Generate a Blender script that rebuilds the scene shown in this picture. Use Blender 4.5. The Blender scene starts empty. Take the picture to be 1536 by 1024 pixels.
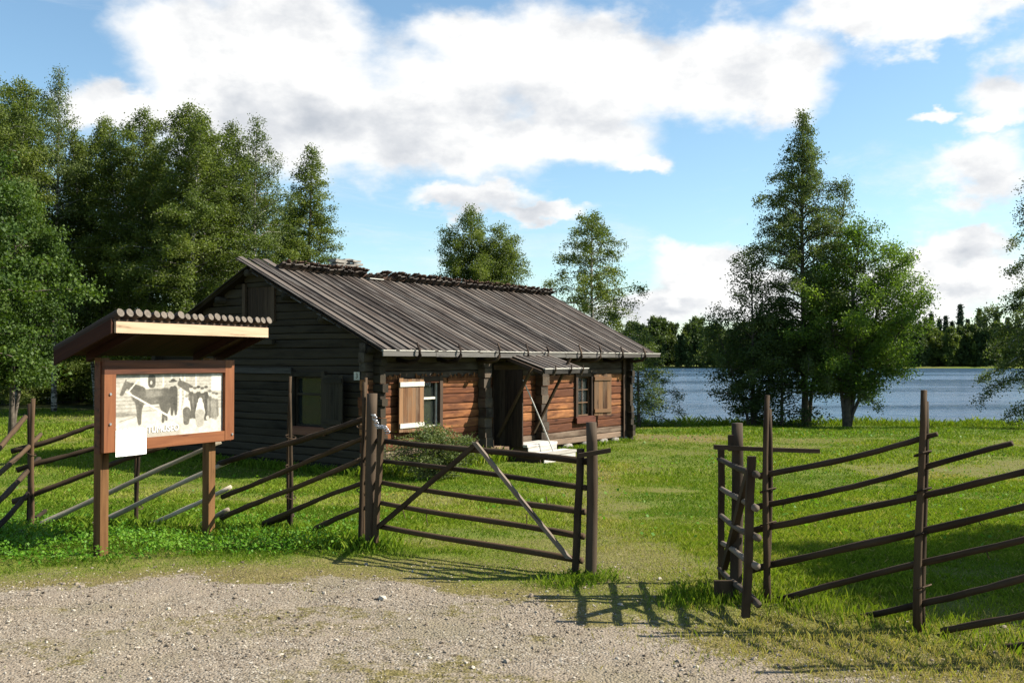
import bpy, math, random
import numpy as np
from mathutils import Vector, Matrix, noise as mnoise

random.seed(7)
RNG = np.random.default_rng(7)
SC = bpy.context.scene
COL = SC.collection
R = math.radians
V = Vector

# ------------------------------------------------------------------ camera
F_PX, CXP, CYP, HORIZON = 1450.0, 768.0, 512.0, 540.0
CAM = V((0, 0, 1.7))
PITCH = math.atan((HORIZON - CYP) / F_PX)
cam_d = bpy.data.cameras.new('camera')
cam_d.lens = 36 * F_PX / 1536
cam_d.clip_end = 5000
cam = bpy.data.objects.new('camera', cam_d)
COL.objects.link(cam)
cam.location = CAM
cam.rotation_euler = (R(90) + PITCH, 0, 0)
SC.camera = cam

def ray(px, py):
    cx, cy = (px - CXP) / F_PX, (CYP - py) / F_PX
    return V((cx, math.cos(PITCH) - cy * math.sin(PITCH), math.sin(PITCH) + cy * math.cos(PITCH)))

def at(px, py, d):
    r = ray(px, py)
    return CAM + r * (d / r.y)

# ------------------------------------------------------------------ terrain
def sstep(t):
    t = np.clip(t, 0, 1)
    return t * t * (3 - 2 * t)

WATER = -1.9
def shore_y(x):
    return 45.5 + 14 * sstep((5 - x) / 6) + 30 * sstep(-x / 25) + 0.5 * np.sin(x * 0.9) + 0.35 * np.sin(x * 2.3 + 1) - 0.02 * np.clip(x, 0, 60)

def gz(x, y):
    x = np.asarray(x, float); y = np.asarray(y, float)
    t = np.clip((y - 8.0) / 11.7, 0, 1)
    z = -0.7 * (t - 0.06 * np.sin(2 * np.pi * t))
    ys = shore_y(x)
    z = z - 0.62 * sstep((y - (ys - 15)) / 15)
    z = z - 2.6 * sstep((y - ys) / 4.0)
    z = z + 2.75 * sstep((y - 424 - 4 * np.sin(x * 0.02)) / 8.0) + 4 * sstep((y - 470) / 500)
    z = z + 0.012 * np.sin(x * 2.1 + y * 0.7) * np.sin(y * 1.7) + 0.03 * np.sin(x * 0.6 + 1) * np.sin(y * 0.43 + x * 0.2) * sstep((y - 8) / 5)
    return z

def g1(x, y):
    return float(gz(x, y))

def vnoise(x, y, seed=0):
    """cheap smooth value noise, vectorised"""
    x = np.asarray(x, float) + seed * 17.13; y = np.asarray(y, float) + seed * 9.71
    xi = np.floor(x); yi = np.floor(y)
    fx = x - xi; fy = y - yi
    fx = fx * fx * (3 - 2 * fx); fy = fy * fy * (3 - 2 * fy)
    def h(a, b):
        s = np.sin(a * 127.1 + b * 311.7 + seed * 74.7) * 43758.5453
        return s - np.floor(s)
    return (h(xi, yi) * (1 - fx) + h(xi + 1, yi) * fx) * (1 - fy) + (h(xi, yi + 1) * (1 - fx) + h(xi + 1, yi + 1) * fx) * fy

def fbm(x, y, seed=0, o=4):
    a, s, n = 0.5, 0.0, 0.0
    for i in range(o):
        s = s + a * vnoise(x * 2 ** i, y * 2 ** i, seed + i); n += a; a *= 0.5
    return s / n

GB_X = np.array([-30, -6, -3.84, -2.57, -1.68, -1.18, -0.14, 0.2, 0.55, 1.1, 1.74, 2.6, 30])
GB_Y = np.array([6.6, 6.9, 7.10, 7.55, 7.55, 7.45, 7.10, 6.90, 6.30, 5.85, 5.40, 4.8, 3.5])
def gravel_mask(x, y):
    yb = np.interp(x, GB_X, GB_Y)
    n = fbm(x * 1.7, y * 1.7, 3, 5) - 0.5
    m = sstep((yb + n * 1.3 - y) / (0.6 + 1.0 * sstep((x - .2) / 1.2)) + 0.5)
    green = np.maximum(sstep((fbm(x * 1.3 + 2, y * 2.0, 11, 5) - 0.56) / 0.16), sstep(1.25 - np.hypot((x + .55) / .75, (y - 5.35) / .38) + 1.5 * (fbm(x * 3, y * 3, 15, 4) - .5)) * 1.2)
    green = np.maximum(green, .8 * sstep(1.2 - np.hypot((x + 2.0) / .5, (y - 6.15) / .25) + 1.5 * (fbm(x * 3, y * 3, 16, 4) - .5)))
    return np.clip(m * (1 - 0.46 * green), 0, 1)

def dry_mask(x, y):
    yb = np.interp(x, GB_X, GB_Y)
    near = sstep(1 - (y - yb - 0.1) / (1.0 + 1.5 * sstep((x - .5) / 1.2)))
    n = fbm(x * 0.55, y * 0.4, 23, 4)
    d = 0.95 * near * sstep((n - 0.14) / 0.30)
    # worn ground in the gateway and by the house end, scorched patches on the lawn
    for (cx, cy, rx, ry, a) in ((0.9, 8.1, 1.2, 1.4, .75), (-.9, 8.1, 1.3, .5, .7), (0.9, 11, 1.0, 2.5, .4), (5.2, 30.0, 2.0, 2.2, .95), (7.2, 26.5, 2.2, 1.2, .55),
                                (9.5, 21.5, 2.6, 1.0, .6), (13, 22.5, 2.5, 1.0, .7), (4.4, 25.0, 1.6, 1.0, .4), (-0.2, 9.3, 1.2, .5, .5)):
        d = np.maximum(d, a * sstep(1.3 - np.hypot((x - cx) / rx, (y - cy) / ry) + (fbm(x * 2, y * 2, 5, 3) - .5)))
    tx = np.interp(y, [7, 9, 14, 20, 23], [.9, .95, 1.25, 1.9, 1.5])          # trodden way from the gateway to the cabin door
    d = np.maximum(d, .62 * sstep(1.3 - np.abs(x - tx) / .55 + 1.4 * (fbm(x * 1.2, y * 1.2, 51, 4) - .5)) * sstep((24 - y) / 2))
    d = np.maximum(d, 0.55 * sstep((fbm(x * 0.35 + 7, y * 0.28, 31, 4) - 0.54) / 0.14))
    return np.clip(d, 0, 1)

# ------------------------------------------------------------------ node helpers
class NT:
    def __init__(s, nt): s.nt = nt
    def n(s, typ, **kw):
        nd = s.nt.nodes.new('ShaderNode' + typ)
        ins = kw.pop('ins', {})
        for k, v in kw.items(): setattr(nd, k, v)
        for k, v in ins.items(): s.set(nd.inputs[k], v)
        return nd
    def set(s, sock, v):
        if isinstance(v, bpy.types.NodeSocket): s.nt.links.new(v, sock)
        elif isinstance(v, bpy.types.Node): s.nt.links.new(v.outputs[0], sock)
        else: sock.default_value = v
    def math(s, op, a, b=None, c=None, clamp=False):
        nd = s.n('Math', operation=op, use_clamp=clamp)
        s.set(nd.inputs[0], a)
        if b is not None: s.set(nd.inputs[1], b)
        if c is not None: s.set(nd.inputs[2], c)
        return nd.outputs[0]
    def vmath(s, op, a, b=None, out=0, scale=None):
        nd = s.n('VectorMath', operation=op)
        s.set(nd.inputs[0], a)
        if b is not None: s.set(nd.inputs[1], b)
        if scale is not None: s.set(nd.inputs['Scale'], scale)
        return nd.outputs['Value'] if op in ('LENGTH', 'DOT_PRODUCT', 'DISTANCE') else nd.outputs[0]
    def noise(s, vec, scale, detail=4, rough=.55, col=False, dist=0):
        nd = s.n('TexNoise', ins={'Scale': scale, 'Detail': detail, 'Roughness': rough, 'Distortion': dist})
        if vec is not None: s.set(nd.inputs['Vector'], vec)
        return nd.outputs['Color' if col else 'Fac']
    def ramp(s, fac, stops, interp='LINEAR'):
        nd = s.n('ValToRGB'); cr = nd.color_ramp; cr.interpolation = interp
        while len(cr.elements) < len(stops): cr.elements.new(0.5)
        for e, (p, c) in zip(cr.elements, stops):
            e.position = p; e.color = (*c, 1) if len(c) == 3 else c
        s.set(nd.inputs[0], fac)
        return nd.outputs[0]
    def mix(s, fac, a, b, mode='MIX'):
        nd = s.n('Mix', data_type='RGBA', blend_type=mode)
        s.set(nd.inputs['Factor'], fac)
        for i, v in ((6, a), (7, b)):
            if isinstance(v, tuple) and len(v) == 3: v = (*v, 1)
            s.set(nd.inputs[i], v)
        return nd.outputs[2]
    def maprange(s, v, a, b, c=0., d=1., smooth=True):
        nd = s.n('MapRange', interpolation_type='SMOOTHSTEP' if smooth else 'LINEAR')
        for i, q in enumerate((v, a, b, c, d)): s.set(nd.inputs[i], q)
        return nd.outputs[0]
    def attr(s, name):
        return s.n('Attribute', attribute_name=name)
    def bump(s, h, strength=.5, dist=.02):
        return s.n('Bump', ins={'Height': h, 'Strength': strength, 'Distance': dist}).outputs[0]

def new_mat(name, rough=.85, spec=.3):
    m = bpy.data.materials.new(name); m.use_nodes = True
    t = NT(m.node_tree)
    b = m.node_tree.nodes['Principled BSDF']
    b.inputs['Roughness'].default_value = rough
    b.inputs['Specular IOR Level'].default_value = spec
    return m, t, b

def wood(name, dark, mid, light, grey=None, grey_amt=.4, rough=.85, bump=.35, grain=26., along=1.6, spec=.2, tint=.7):
    m, t, b = new_mat(name, rough, spec)
    g = t.attr('grain').outputs['Vector']; ti = t.attr('tint').outputs['Fac']
    v = t.vmath('MULTIPLY', g, (along, grain, grain))
    n1 = t.noise(v, 1.0, 6, .62, dist=.4)
    v2 = t.vmath('MULTIPLY', g, (1.1, 4.0, 4.0))
    n2 = t.noise(v2, 1.3, 4)
    f = t.math('ADD', t.math('MULTIPLY', n1, .75), t.math('MULTIPLY', ti, tint))
    f = t.math('SUBTRACT', f, tint * .5 - .12)
    c = t.ramp(f, [(.22, dark), (.5, mid), (.8, light)])
    if grey:
        c = t.mix(t.maprange(n2, .5 - grey_amt * .35, .72, 0, 1), c, grey)
    crack = t.maprange(n1, .30, .40, .35, 1)
    c = t.mix(1.0, c, crack, 'MULTIPLY')
    t.set(b.inputs['Base Color'], c)
    t.set(b.inputs['Normal'], t.bump(n1, bump, .012))
    return m

def flat(name, col, rough=.7, var=.25, scale=8., spec=.3, bump=0.0):
    m, t, b = new_mat(name, rough, spec)
    co = t.n('TexCoord').outputs['Object']
    n = t.noise(co, scale, 5)
    c = t.mix(t.maprange(n, .3, .7), tuple(x * (1 - var) for x in col), tuple(min(1, x * (1 + var)) for x in col))
    t.set(b.inputs['Base Color'], c)
    if bump: t.set(b.inputs['Normal'], t.bump(n, bump, .01))
    return m

def leafmat(name, c0, c1, c2, trans=.35, rough=.6, spec=.25):
    m = bpy.data.materials.new(name); m.use_nodes = True
    t = NT(m.node_tree); b = m.node_tree.nodes['Principled BSDF']
    ti = t.attr('tint').outputs['Fac']
    c = t.ramp(ti, [(0.05, c0), (.5, c1), (.95, c2)])
    t.set(b.inputs['Base Color'], c)
    b.inputs['Roughness'].default_value = rough
    b.inputs['Specular IOR Level'].default_value = spec
    tr = t.n('BsdfTranslucent')
    t.set(tr.inputs['Color'], t.mix(1.0, c, (1.25, 1.3, .55), 'MULTIPLY'))
    mx = t.n('MixShader'); mx.inputs[0].default_value = trans
    m.node_tree.links.new(b.outputs[0], mx.inputs[1]); m.node_tree.links.new(tr.outputs[0], mx.inputs[2])
    out = [n for n in m.node_tree.nodes if n.type == 'OUTPUT_MATERIAL'][0]
    m.node_tree.links.new(mx.outputs[0], out.inputs['Surface'])
    return m

# ------------------------------------------------------------------ mesh builder
class MB:
    def __init__(s): s.v = []; s.f = []; s.g = []; s.t = []; s.mi = []; s.cur = 0; s.rng = []
    def add(s, vs, fs, gs=None, tint=None):
        o = len(s.v)
        tint = random.random() if tint is None else tint
        s.v += [tuple(p) for p in vs]
        s.f += [tuple(i + o for i in f) for f in fs]
        s.mi += [s.cur] * len(fs)
        s.g += gs if gs else [(p[0], p[1], p[2]) for p in vs]
        s.t += [tint] * len(vs)
        s.rng.append((o, len(s.v), len(s.f) - len(fs), len(s.f)))
    def prism(s, o, ax, ay, az, tint=None, seg=1, jit=0.):
        """box from corner o with full edge vectors; grain and subdivisions follow ax"""
        o, ax, ay, az = V(o), V(ax), V(ay), V(az)
        L, a, b = ax.length, ay.length, az.length
        idr = random.random() * 50
        vs, gs, fs = [], [], []
        for i in range(seg + 1):
            k = i / seg
            j1 = (random.random() - .5) * jit; j2 = (random.random() - .5) * jit
            off = ay.normalized() * j1 + az.normalized() * j2 if jit else V((0, 0, 0))
            for (p, q) in ((0, 0), (1, 0), (1, 1), (0, 1)):
                vs.append(o + ax * k + ay * p + az * q + off)
                gs.append((L * k + idr, a * p, b * q + idr))
        for i in range(seg):
            for k in range(4):
                n = (k + 1) % 4
                fs.append((i * 4 + k, i * 4 + n, i * 4 + 4 + n, i * 4 + 4 + k))
        fs.append((3, 2, 1, 0)); e = seg * 4
        fs.append((e, e + 1, e + 2, e + 3))
        s.add(vs, fs, gs, tint)
    def bar(s, p0, p1, wv, tv, tint=None, seg=1, jit=0.):
        """board with centre line p0-p1, full width vector wv, full thickness vector tv"""
        p0, p1, wv, tv = V(p0), V(p1), V(wv), V(tv)
        s.prism(p0 - wv / 2 - tv / 2, p1 - p0, wv, tv, tint, seg, jit)
    def tube(s, path, rad, n=8, tint=None, wob=0., cap=True):
        path = [V(p) for p in path]
        m = len(path)
        if not hasattr(rad, '__len__'): rad = [rad] * m
        idr = random.random() * 50
        vs, gs, fs = [], [], []
        L = 0
        up = V((0, 0, 1)) if abs((path[-1] - path[0]).normalized().z) < .9 else V((1, 0, 0))
        for i, p in enumerate(path):
            d = (path[min(i + 1, m - 1)] - path[max(i - 1, 0)]).normalized()
            x = d.cross(up).normalized(); y = x.cross(d)
            if i: L += (p - path[i - 1]).length
            for k in range(n):
                a = 2 * math.pi * k / n
                r = rad[i] * (1 + (random.random() - .5) * wob)
                vs.append(p + x * math.cos(a) * r + y * math.sin(a) * r)
                gs.append((L + idr, math.cos(a) * rad[i], math.sin(a) * rad[i] + idr))
        for i in range(m - 1):
            for k in range(n):
                q = (k + 1) % n
                fs.append((i * n + k, i * n + q, i * n + n + q, i * n + n + k))
        if cap:
            fs.append(tuple(range(n - 1, -1, -1))); fs.append(tuple((m - 1) * n + k for k in range(n)))
        s.add(vs, fs, gs, tint)
    def pole(s, p0, p1, r0, r1=None, n=8, seg=5, bend=.015, tint=None, wob=.12):
        p0, p1 = V(p0), V(p1); r1 = r0 if r1 is None else r1
        path, rad = [], []
        ph = random.random() * 6; ph2 = random.random() * 6
        for i in range(seg + 1):
            k = i / seg
            o = V((math.sin(k * 4 + ph), math.cos(k * 3 + ph2), math.sin(k * 5 + ph2))) * bend
            path.append(p0.lerp(p1, k) + o); rad.append(r0 + (r1 - r0) * k)
        s.tube(path, rad, n, tint, wob)
    def pieces(s, name, mat, parent=None, smooth=False):
        """every added shape becomes a part of its own"""
        for (v0, v1, f0, f1) in s.rng:
            q = MB(); q.v = s.v[v0:v1]; q.f = [tuple(i - v0 for i in f) for f in s.f[f0:f1]]; q.g = s.g[v0:v1]; q.t = s.t[v0:v1]; q.mi = s.mi[f0:f1]
            q.build(name, mat, parent, smooth)
    def build(s, name, mat, parent=None, smooth=False, world=True):
        base = parent_base(parent) if (parent and world) else V((0, 0, 0))
        v = np.array(s.v, dtype=np.float64) - np.array(base)
        me = bpy.data.meshes.new(name)
        me.from_pydata([tuple(p) for p in v], [], s.f)
        finish(me, s.g, s.t, mat, s.mi, smooth)
        return link(name, me, parent)

def finish(me, g, t, mat, mi=None, smooth=False):
    if g is not None:
        a = me.attributes.new('grain', 'FLOAT_VECTOR', 'POINT'); a.data.foreach_set('vector', np.array(g, dtype=np.float32).ravel())
    if t is not None:
        a = me.attributes.new('tint', 'FLOAT', 'POINT'); a.data.foreach_set('value', np.array(t, dtype=np.float32))
    for m in (mat if isinstance(mat, (list, tuple)) else [mat]): me.materials.append(m)
    if mi is not None and isinstance(mat, (list, tuple)): me.polygons.foreach_set('material_index', np.array(mi, dtype=np.int32))
    me.polygons.foreach_set('use_smooth', np.full(len(me.polygons), smooth))
    me.update()

def parent_base(p):
    b = V((0, 0, 0))
    while p: b += p.location; p = p.parent
    return b

def link(name, me, parent=None):
    o = bpy.data.objects.new(name, me); COL.objects.link(o)
    if parent: o.parent = parent
    return o

def np_mesh(name, v, faces, k, tint, mat, parent=None, grain=None):
    """quick mesh from numpy: v (N,3), faces (M,k)"""
    me = bpy.data.meshes.new(name)
    me.vertices.add(len(v)); me.vertices.foreach_set('co', np.asarray(v, dtype=np.float32).ravel())
    me.loops.add(faces.size); me.loops.foreach_set('vertex_index', faces.astype(np.int32).ravel())
    me.polygons.add(len(faces)); me.polygons.foreach_set('loop_start', (np.arange(len(faces)) * k).astype(np.int32))
    try: me.polygons.foreach_set('loop_total', np.full(len(faces), k, dtype=np.int32))
    except Exception: pass
    me.update(calc_edges=True)
    finish(me, grain, tint, mat)
    return me

def tag(o, label=None, cat=None, group=None, kind=None):
    if label: o['label'] = label
    if cat: o['category'] = cat
    if group: o['group'] = group
    if kind: o['kind'] = kind
    return o

def thing(name, loc, label, cat, group=None):
    o = bpy.data.objects.new(name, None); COL.objects.link(o)
    o.empty_display_size = .2
    o.location = loc
    return tag(o, label, cat, group)

def copy_thing(o, loc, rotz=0., scale=1., label=None, group=None):
    c = o.copy(); COL.objects.link(c)
    c.location = loc; c.rotation_euler = (0, 0, rotz); c.scale = (scale,) * 3 if not hasattr(scale, '__len__') else scale
    if label: c['label'] = label
    if group: c['group'] = group
    for ch in o.children:
        d = ch.copy(); COL.objects.link(d); d.parent = c
    return c

# ------------------------------------------------------------------ materials
M = {}
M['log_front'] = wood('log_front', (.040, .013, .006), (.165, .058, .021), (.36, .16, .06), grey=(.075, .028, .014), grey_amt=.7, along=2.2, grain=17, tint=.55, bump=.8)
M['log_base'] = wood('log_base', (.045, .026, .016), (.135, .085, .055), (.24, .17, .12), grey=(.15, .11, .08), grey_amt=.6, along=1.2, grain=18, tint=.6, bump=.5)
M['log_gable_shaded'] = wood('log_gable_shaded', (.007, .005, .003), (.019, .0135, .0085), (.044, .033, .021), grey=(.033, .026, .0175), grey_amt=.6, along=1.2, grain=20)  # weathered grey logs, darkened further to paint in the gable's shade
M['log_shaded'] = wood('log_shaded', (.025, .017, .012), (.06, .042, .028), (.11, .08, .055), grey=(.07, .058, .047), grey_amt=.5, along=1.2, grain=20)  # darker log tone that paints in the shadow under the eave
M['roof_plank'] = wood('roof_plank', (.008, .0055, .0045), (.038, .0275, .022), (.115, .094, .079), grey=(.08, .071, .064), grey_amt=.3, along=.7, grain=30, bump=.5)
M['ridge_wood'] = wood('ridge_wood', (.028, .016, .011), (.06, .034, .025), (.1, .062, .045), grain=18)
M['eave_wood'] = wood('eave_wood', (.02, .018, .016), (.05, .045, .041), (.11, .104, .096), grain=20)
M['pale_wood'] = wood('pale_wood', (.25, .23, .2), (.42, .40, .37), (.55, .53, .5), grain=20, tint=.4, bump=.2)
M['dark_wood'] = wood('dark_wood', (.018, .011, .008), (.04, .026, .018), (.07, .047, .032), grain=20)
M['shutter_wood'] = wood('shutter_wood', (.05, .022, .010), (.125, .060, .027), (.20, .108, .053), grey=(.13, .085, .054), grey_amt=.4, grain=24)
M['trim_red'] = wood('trim_red', (.05, .017, .011), (.115, .042, .026), (.17, .075, .045), grain=20)
M['fence_wood'] = wood('fence_wood', (.009, .005, .0025), (.027, .0145, .0065), (.075, .045, .023), grey=(.06, .04, .023), grey_amt=.5, grain=22, along=1.4)
M['fence_grey'] = wood('fence_grey', (.045, .034, .025), (.105, .082, .061), (.18, .145, .112), grain=22, along=1.4)
M['fence_pale'] = wood('fence_pale', (.20, .165, .12), (.40, .345, .265), (.56, .50, .40), grain=22, along=1.4)  # peeled poles, lightened beyond bare wood to paint in sunlight
M['post_wood'] = wood('post_wood', (.013, .008, .0045), (.038, .023, .0125), (.08, .053, .033), grey=(.06, .044, .03), grey_amt=.5, grain=18, along=1.4)
M['stain_wood'] = wood('stain_wood', (.05, .015, .006), (.125, .040, .014), (.205, .076, .027), grain=22, along=1.5, tint=.35, rough=.6, spec=.3, bump=.15)
M['stain_shaded'] = wood('stain_shaded', (.012, .004, .002), (.03, .010, .005), (.055, .02, .009), grain=22, along=1.5, tint=.35, bump=.15)  # sign stain darkened to paint in the shade of its little roof
M['stain_post'] = wood('stain_post', (.075, .033, .011), (.16, .080, .030), (.24, .135, .055), grain=20, along=1.5, tint=.3, rough=.7, bump=.15)
M['fresh_wood'] = wood('fresh_wood', (.33, .22, .135), (.44, .33, .225), (.53, .43, .32), grain=24, along=1.3, tint=.3, bump=.12)
M['roof_pole'] = wood('roof_pole', (.025, .017, .013), (.05, .036, .028), (.085, .063, .048), grain=15)
M['pole_end'] = flat('pole_end', (.12, .10, .08), .9, .25, 30)
M['white_paint'] = flat('white_paint', (.46, .44, .39), .6, .12, 12)
M['paper'] = flat('paper', (.84, .84, .82), .6, .03, 6)
M['stone'] = flat('stone', (.2, .185, .165), .9, .35, 7, bump=.4)
M['metal'] = flat('metal', (.42, .42, .43), .35, .2, 20, spec=.6)
M['metal'].node_tree.nodes['Principled BSDF'].inputs['Metallic'].default_value = .8
M['interior'] = flat('interior', (.035, .03, .026), .9, .2)
M['curtain'] = flat('curtain', (.18, .21, .11), .8, .2, 14)
M['lace'] = flat('lace', (.40, .40, .37), .8, .1, 14)
M['bark_birch'], _t, _b = new_mat('bark_birch', .8, .2)
_co = _t.n('TexCoord').outputs['Object']
_n = _t.noise(_t.vmath('MULTIPLY', _co, (3, 3, 9)), 1.2, 4)
_t.set(_b.inputs['Base Color'], _t.mix(_t.maprange(_n, .42, .6), (.04, .034, .028), (.36, .345, .31)))
M['bark_dark'] = flat('bark_dark', (.085, .07, .055), .95, .4, 6, bump=.5)
M['birch_leaf'] = leafmat('birch_leaf', (.042, .066, .012), (.088, .122, .022), (.155, .185, .040), .40)
M['birch_leaf_cool'] = leafmat('birch_leaf_cool', (.036, .056, .015), (.072, .104, .026), (.13, .162, .046), .35)
M['broad_leaf'] = leafmat('broad_leaf', (.018, .040, .007), (.042, .080, .012), (.09, .14, .020), .36)
M['bright_leaf'] = leafmat('bright_leaf', (.034, .070, .012), (.085, .145, .022), (.18, .26, .045), .48)
M['dark_leaf'] = leafmat('dark_leaf', (.024, .042, .010), (.048, .076, .018), (.085, .118, .03), .34)
M['needle'] = leafmat('needle', (.014, .03, .014), (.026, .048, .022), (.045, .072, .03), .1)
M['grass'] = leafmat('grass', (.058, .118, .008), (.162, .220, .018), (.33, .27, .10), .34, rough=.65, spec=.12)
M['herb'] = leafmat('herb', (.035, .11, .007), (.08, .195, .012), (.145, .26, .026), .40, rough=.55, spec=.2)
M['bush_leaf'] = leafmat('bush_leaf', (.06, .085, .025), (.12, .15, .05), (.22, .22, .10), .35)

# glass
M['glass'], _t, _b = new_mat('glass', .03, .7)
_b.inputs['Base Color'].default_value = (.025, .03, .028, 1)
_gl = _t.n('BsdfTransparent'); _mx = _t.n('MixShader'); _mx.inputs[0].default_value = .55
M['glass'].node_tree.links.new(_b.outputs[0], _mx.inputs[1]); M['glass'].node_tree.links.new(_gl.outputs[0], _mx.inputs[2])
M['glass'].node_tree.links.new(_mx.outputs[0], [n for n in M['glass'].node_tree.nodes if n.type == 'OUTPUT_MATERIAL'][0].inputs['Surface'])

# ground: turf, dry turf, gravel
def ground_material():
    m, t, b = new_mat('ground', .95, .1)
    pos = t.n('NewGeometry').outputs['Position']
    a = t.attr('zones').outputs['Vector']
    sx = t.n('SeparateXYZ'); t.set(sx.inputs[0], a)
    gr, dry, wood_floor = sx.outputs[0], sx.outputs[1], sx.outputs[2]
    n_f = t.noise(pos, 26, 5, .65); n_m = t.noise(pos, 3.2, 5, .6); n_b = t.noise(pos, .5, 4)
    turf = t.ramp(n_f, [(.3, (.040, .062, .008)), (.5, (.085, .115, .015)), (.72, (.145, .165, .03))])
    turf = t.mix(t.maprange(n_b, .42, .62, 0, .45), turf, (.125, .125, .022))
    dryc = t.ramp(n_f, [(.3, (.065, .047, .021)), (.5, (.135, .10, .047)), (.72, (.20, .16, .08))])
    turf = t.mix(t.math('MULTIPLY', dry, .8), turf, dryc)
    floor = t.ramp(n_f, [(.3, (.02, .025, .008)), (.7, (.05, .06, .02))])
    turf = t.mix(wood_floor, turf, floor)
    vor = t.n('TexVoronoi', feature='F1', ins={'Scale': 60.0, 'Randomness': 1.0}); t.set(vor.inputs['Vector'], pos)
    peb = t.n('SeparateColor'); t.set(peb.inputs[0], vor.outputs['Color'])
    grav = t.ramp(peb.outputs[0], [(.0, (.105, .084, .062)), (.4, (.175, .145, .111)), (.75, (.235, .20, .158)), (1, (.33, .295, .245))])
    sand = t.ramp(n_f, [(.3, (.155, .123, .091)), (.7, (.25, .21, .163))])
    grav = t.mix(t.maprange(t.math('ADD', t.math('MULTIPLY', n_m, .5), t.math('MULTIPLY', t.noise(t.vmath('MULTIPLY', pos, (.45, 1.5, 1)), 1.0, 5), .5)), .40, .58, .05, .9), grav, sand)
    grav = t.mix(t.maprange(t.noise(pos, 1.1, 5), .48, .68, 0, .5), grav, (.155, .135, .085))
    edge = t.math('ADD', gr, t.math('MULTIPLY', t.math('SUBTRACT', n_m, .5), 1.1))
    edge = t.math('ADD', edge, t.math('MULTIPLY', t.math('SUBTRACT', n_f, .5), 1.3))
    edge = t.math('ADD', edge, t.math('MULTIPLY', t.math('SUBTRACT', t.noise(pos, 9, 4, .6), .5), 1.2))
    c = t.mix(t.maprange(edge, .22, .74), turf, grav)
    t.set(b.inputs['Base Color'], c)
    h = t.math('ADD', t.math('MULTIPLY', n_f, .6), t.math('MULTIPLY', vor.outputs['Distance'], -.7))
    t.set(b.inputs['Normal'], t.bump(h, .7, .02))
    return m
M['ground'] = ground_material()

# ------------------------------------------------------------------ ground sheet + gravel yard
def grow(a, b, s0, k):
    out = [a]; s = s0
    while out[-1] < b: out.append(out[-1] + s); s *= k
    return out
xr = np.arange(0, 4.6, .06).tolist(); xr = xr[:-1] + grow(xr[-1], 900, .08, 1.075)
xs = np.array(sorted(set([-x for x in xr] + xr)))
ys = np.array([-40, -20, -10, -5, -2, 0, 2, 3.2, 4.0] + np.arange(4.5, 9.6, .05).tolist() + grow(9.6, 60, .06, 1.025)[1:])
ys = np.concatenate([ys, grow(ys[-1] + 2, 405, 3, 1.12), np.arange(409, 430, 1.5), grow(432, 1800, 6, 1.2)])
GX, GY = np.meshgrid(xs, ys, indexing='ij')
GZ = gz(GX, GY)
gm = gravel_mask(GX, GY)
GZ = GZ + (fbm(GX * 5, GY * 5, 2, 3) - .5) * .03 * sstep((14 - GY) / 4)
dm = dry_mask(GX, GY)
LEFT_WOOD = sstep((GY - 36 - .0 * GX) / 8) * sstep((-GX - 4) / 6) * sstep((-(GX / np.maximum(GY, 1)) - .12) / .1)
nx, ny = len(xs), len(ys)
verts = np.stack([GX.ravel(), GY.ravel(), GZ.ravel()], 1)
idx = np.arange(nx * ny).reshape(nx, ny)
faces = np.stack([idx[:-1, :-1].ravel(), idx[1:, :-1].ravel(), idx[1:, 1:].ravel(), idx[:-1, 1:].ravel()], 1)
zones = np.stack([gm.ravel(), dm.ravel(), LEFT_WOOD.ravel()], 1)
fm = gm.ravel()[faces].mean(1) > .5
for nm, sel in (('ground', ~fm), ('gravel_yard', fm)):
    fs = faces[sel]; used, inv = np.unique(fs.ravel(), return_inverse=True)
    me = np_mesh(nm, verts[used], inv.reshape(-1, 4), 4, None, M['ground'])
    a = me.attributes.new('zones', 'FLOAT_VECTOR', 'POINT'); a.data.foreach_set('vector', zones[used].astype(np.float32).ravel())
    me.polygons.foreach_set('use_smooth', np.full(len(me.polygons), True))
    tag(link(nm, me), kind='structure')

# lake
m, t, b = new_mat('lake_water', .16, .45)
b.inputs['Base Color'].default_value = (.028, .066, .115, 1); b.inputs['IOR'].default_value = 1.33
pos = t.n('NewGeometry').outputs['Position']
w1 = t.noise(t.vmath('MULTIPLY', pos, (.35, 1.5, 1)), 1.0, 4, .55)
w2 = t.noise(t.vmath('MULTIPLY', pos, (.05, .12, 1)), 1.0, 3, .5)
t.set(b.inputs['Roughness'], t.maprange(t.noise(t.vmath('MULTIPLY', pos, (.006, .03, 1)), 1.0, 3), .4, .6, .09, .24))
t.set(b.inputs['Normal'], t.bump(t.math('ADD', w1, t.math('MULTIPLY', w2, 2.0)), .9, .75))
lm = bpy.data.meshes.new('lake')
lm.from_pydata([(-900, 41, WATER), (900, 41, WATER), (900, 445, WATER), (-900, 445, WATER)], [], [(0, 1, 2, 3)])
lm.materials.append(m)
tag(link('lake', lm), kind='structure')

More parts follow.
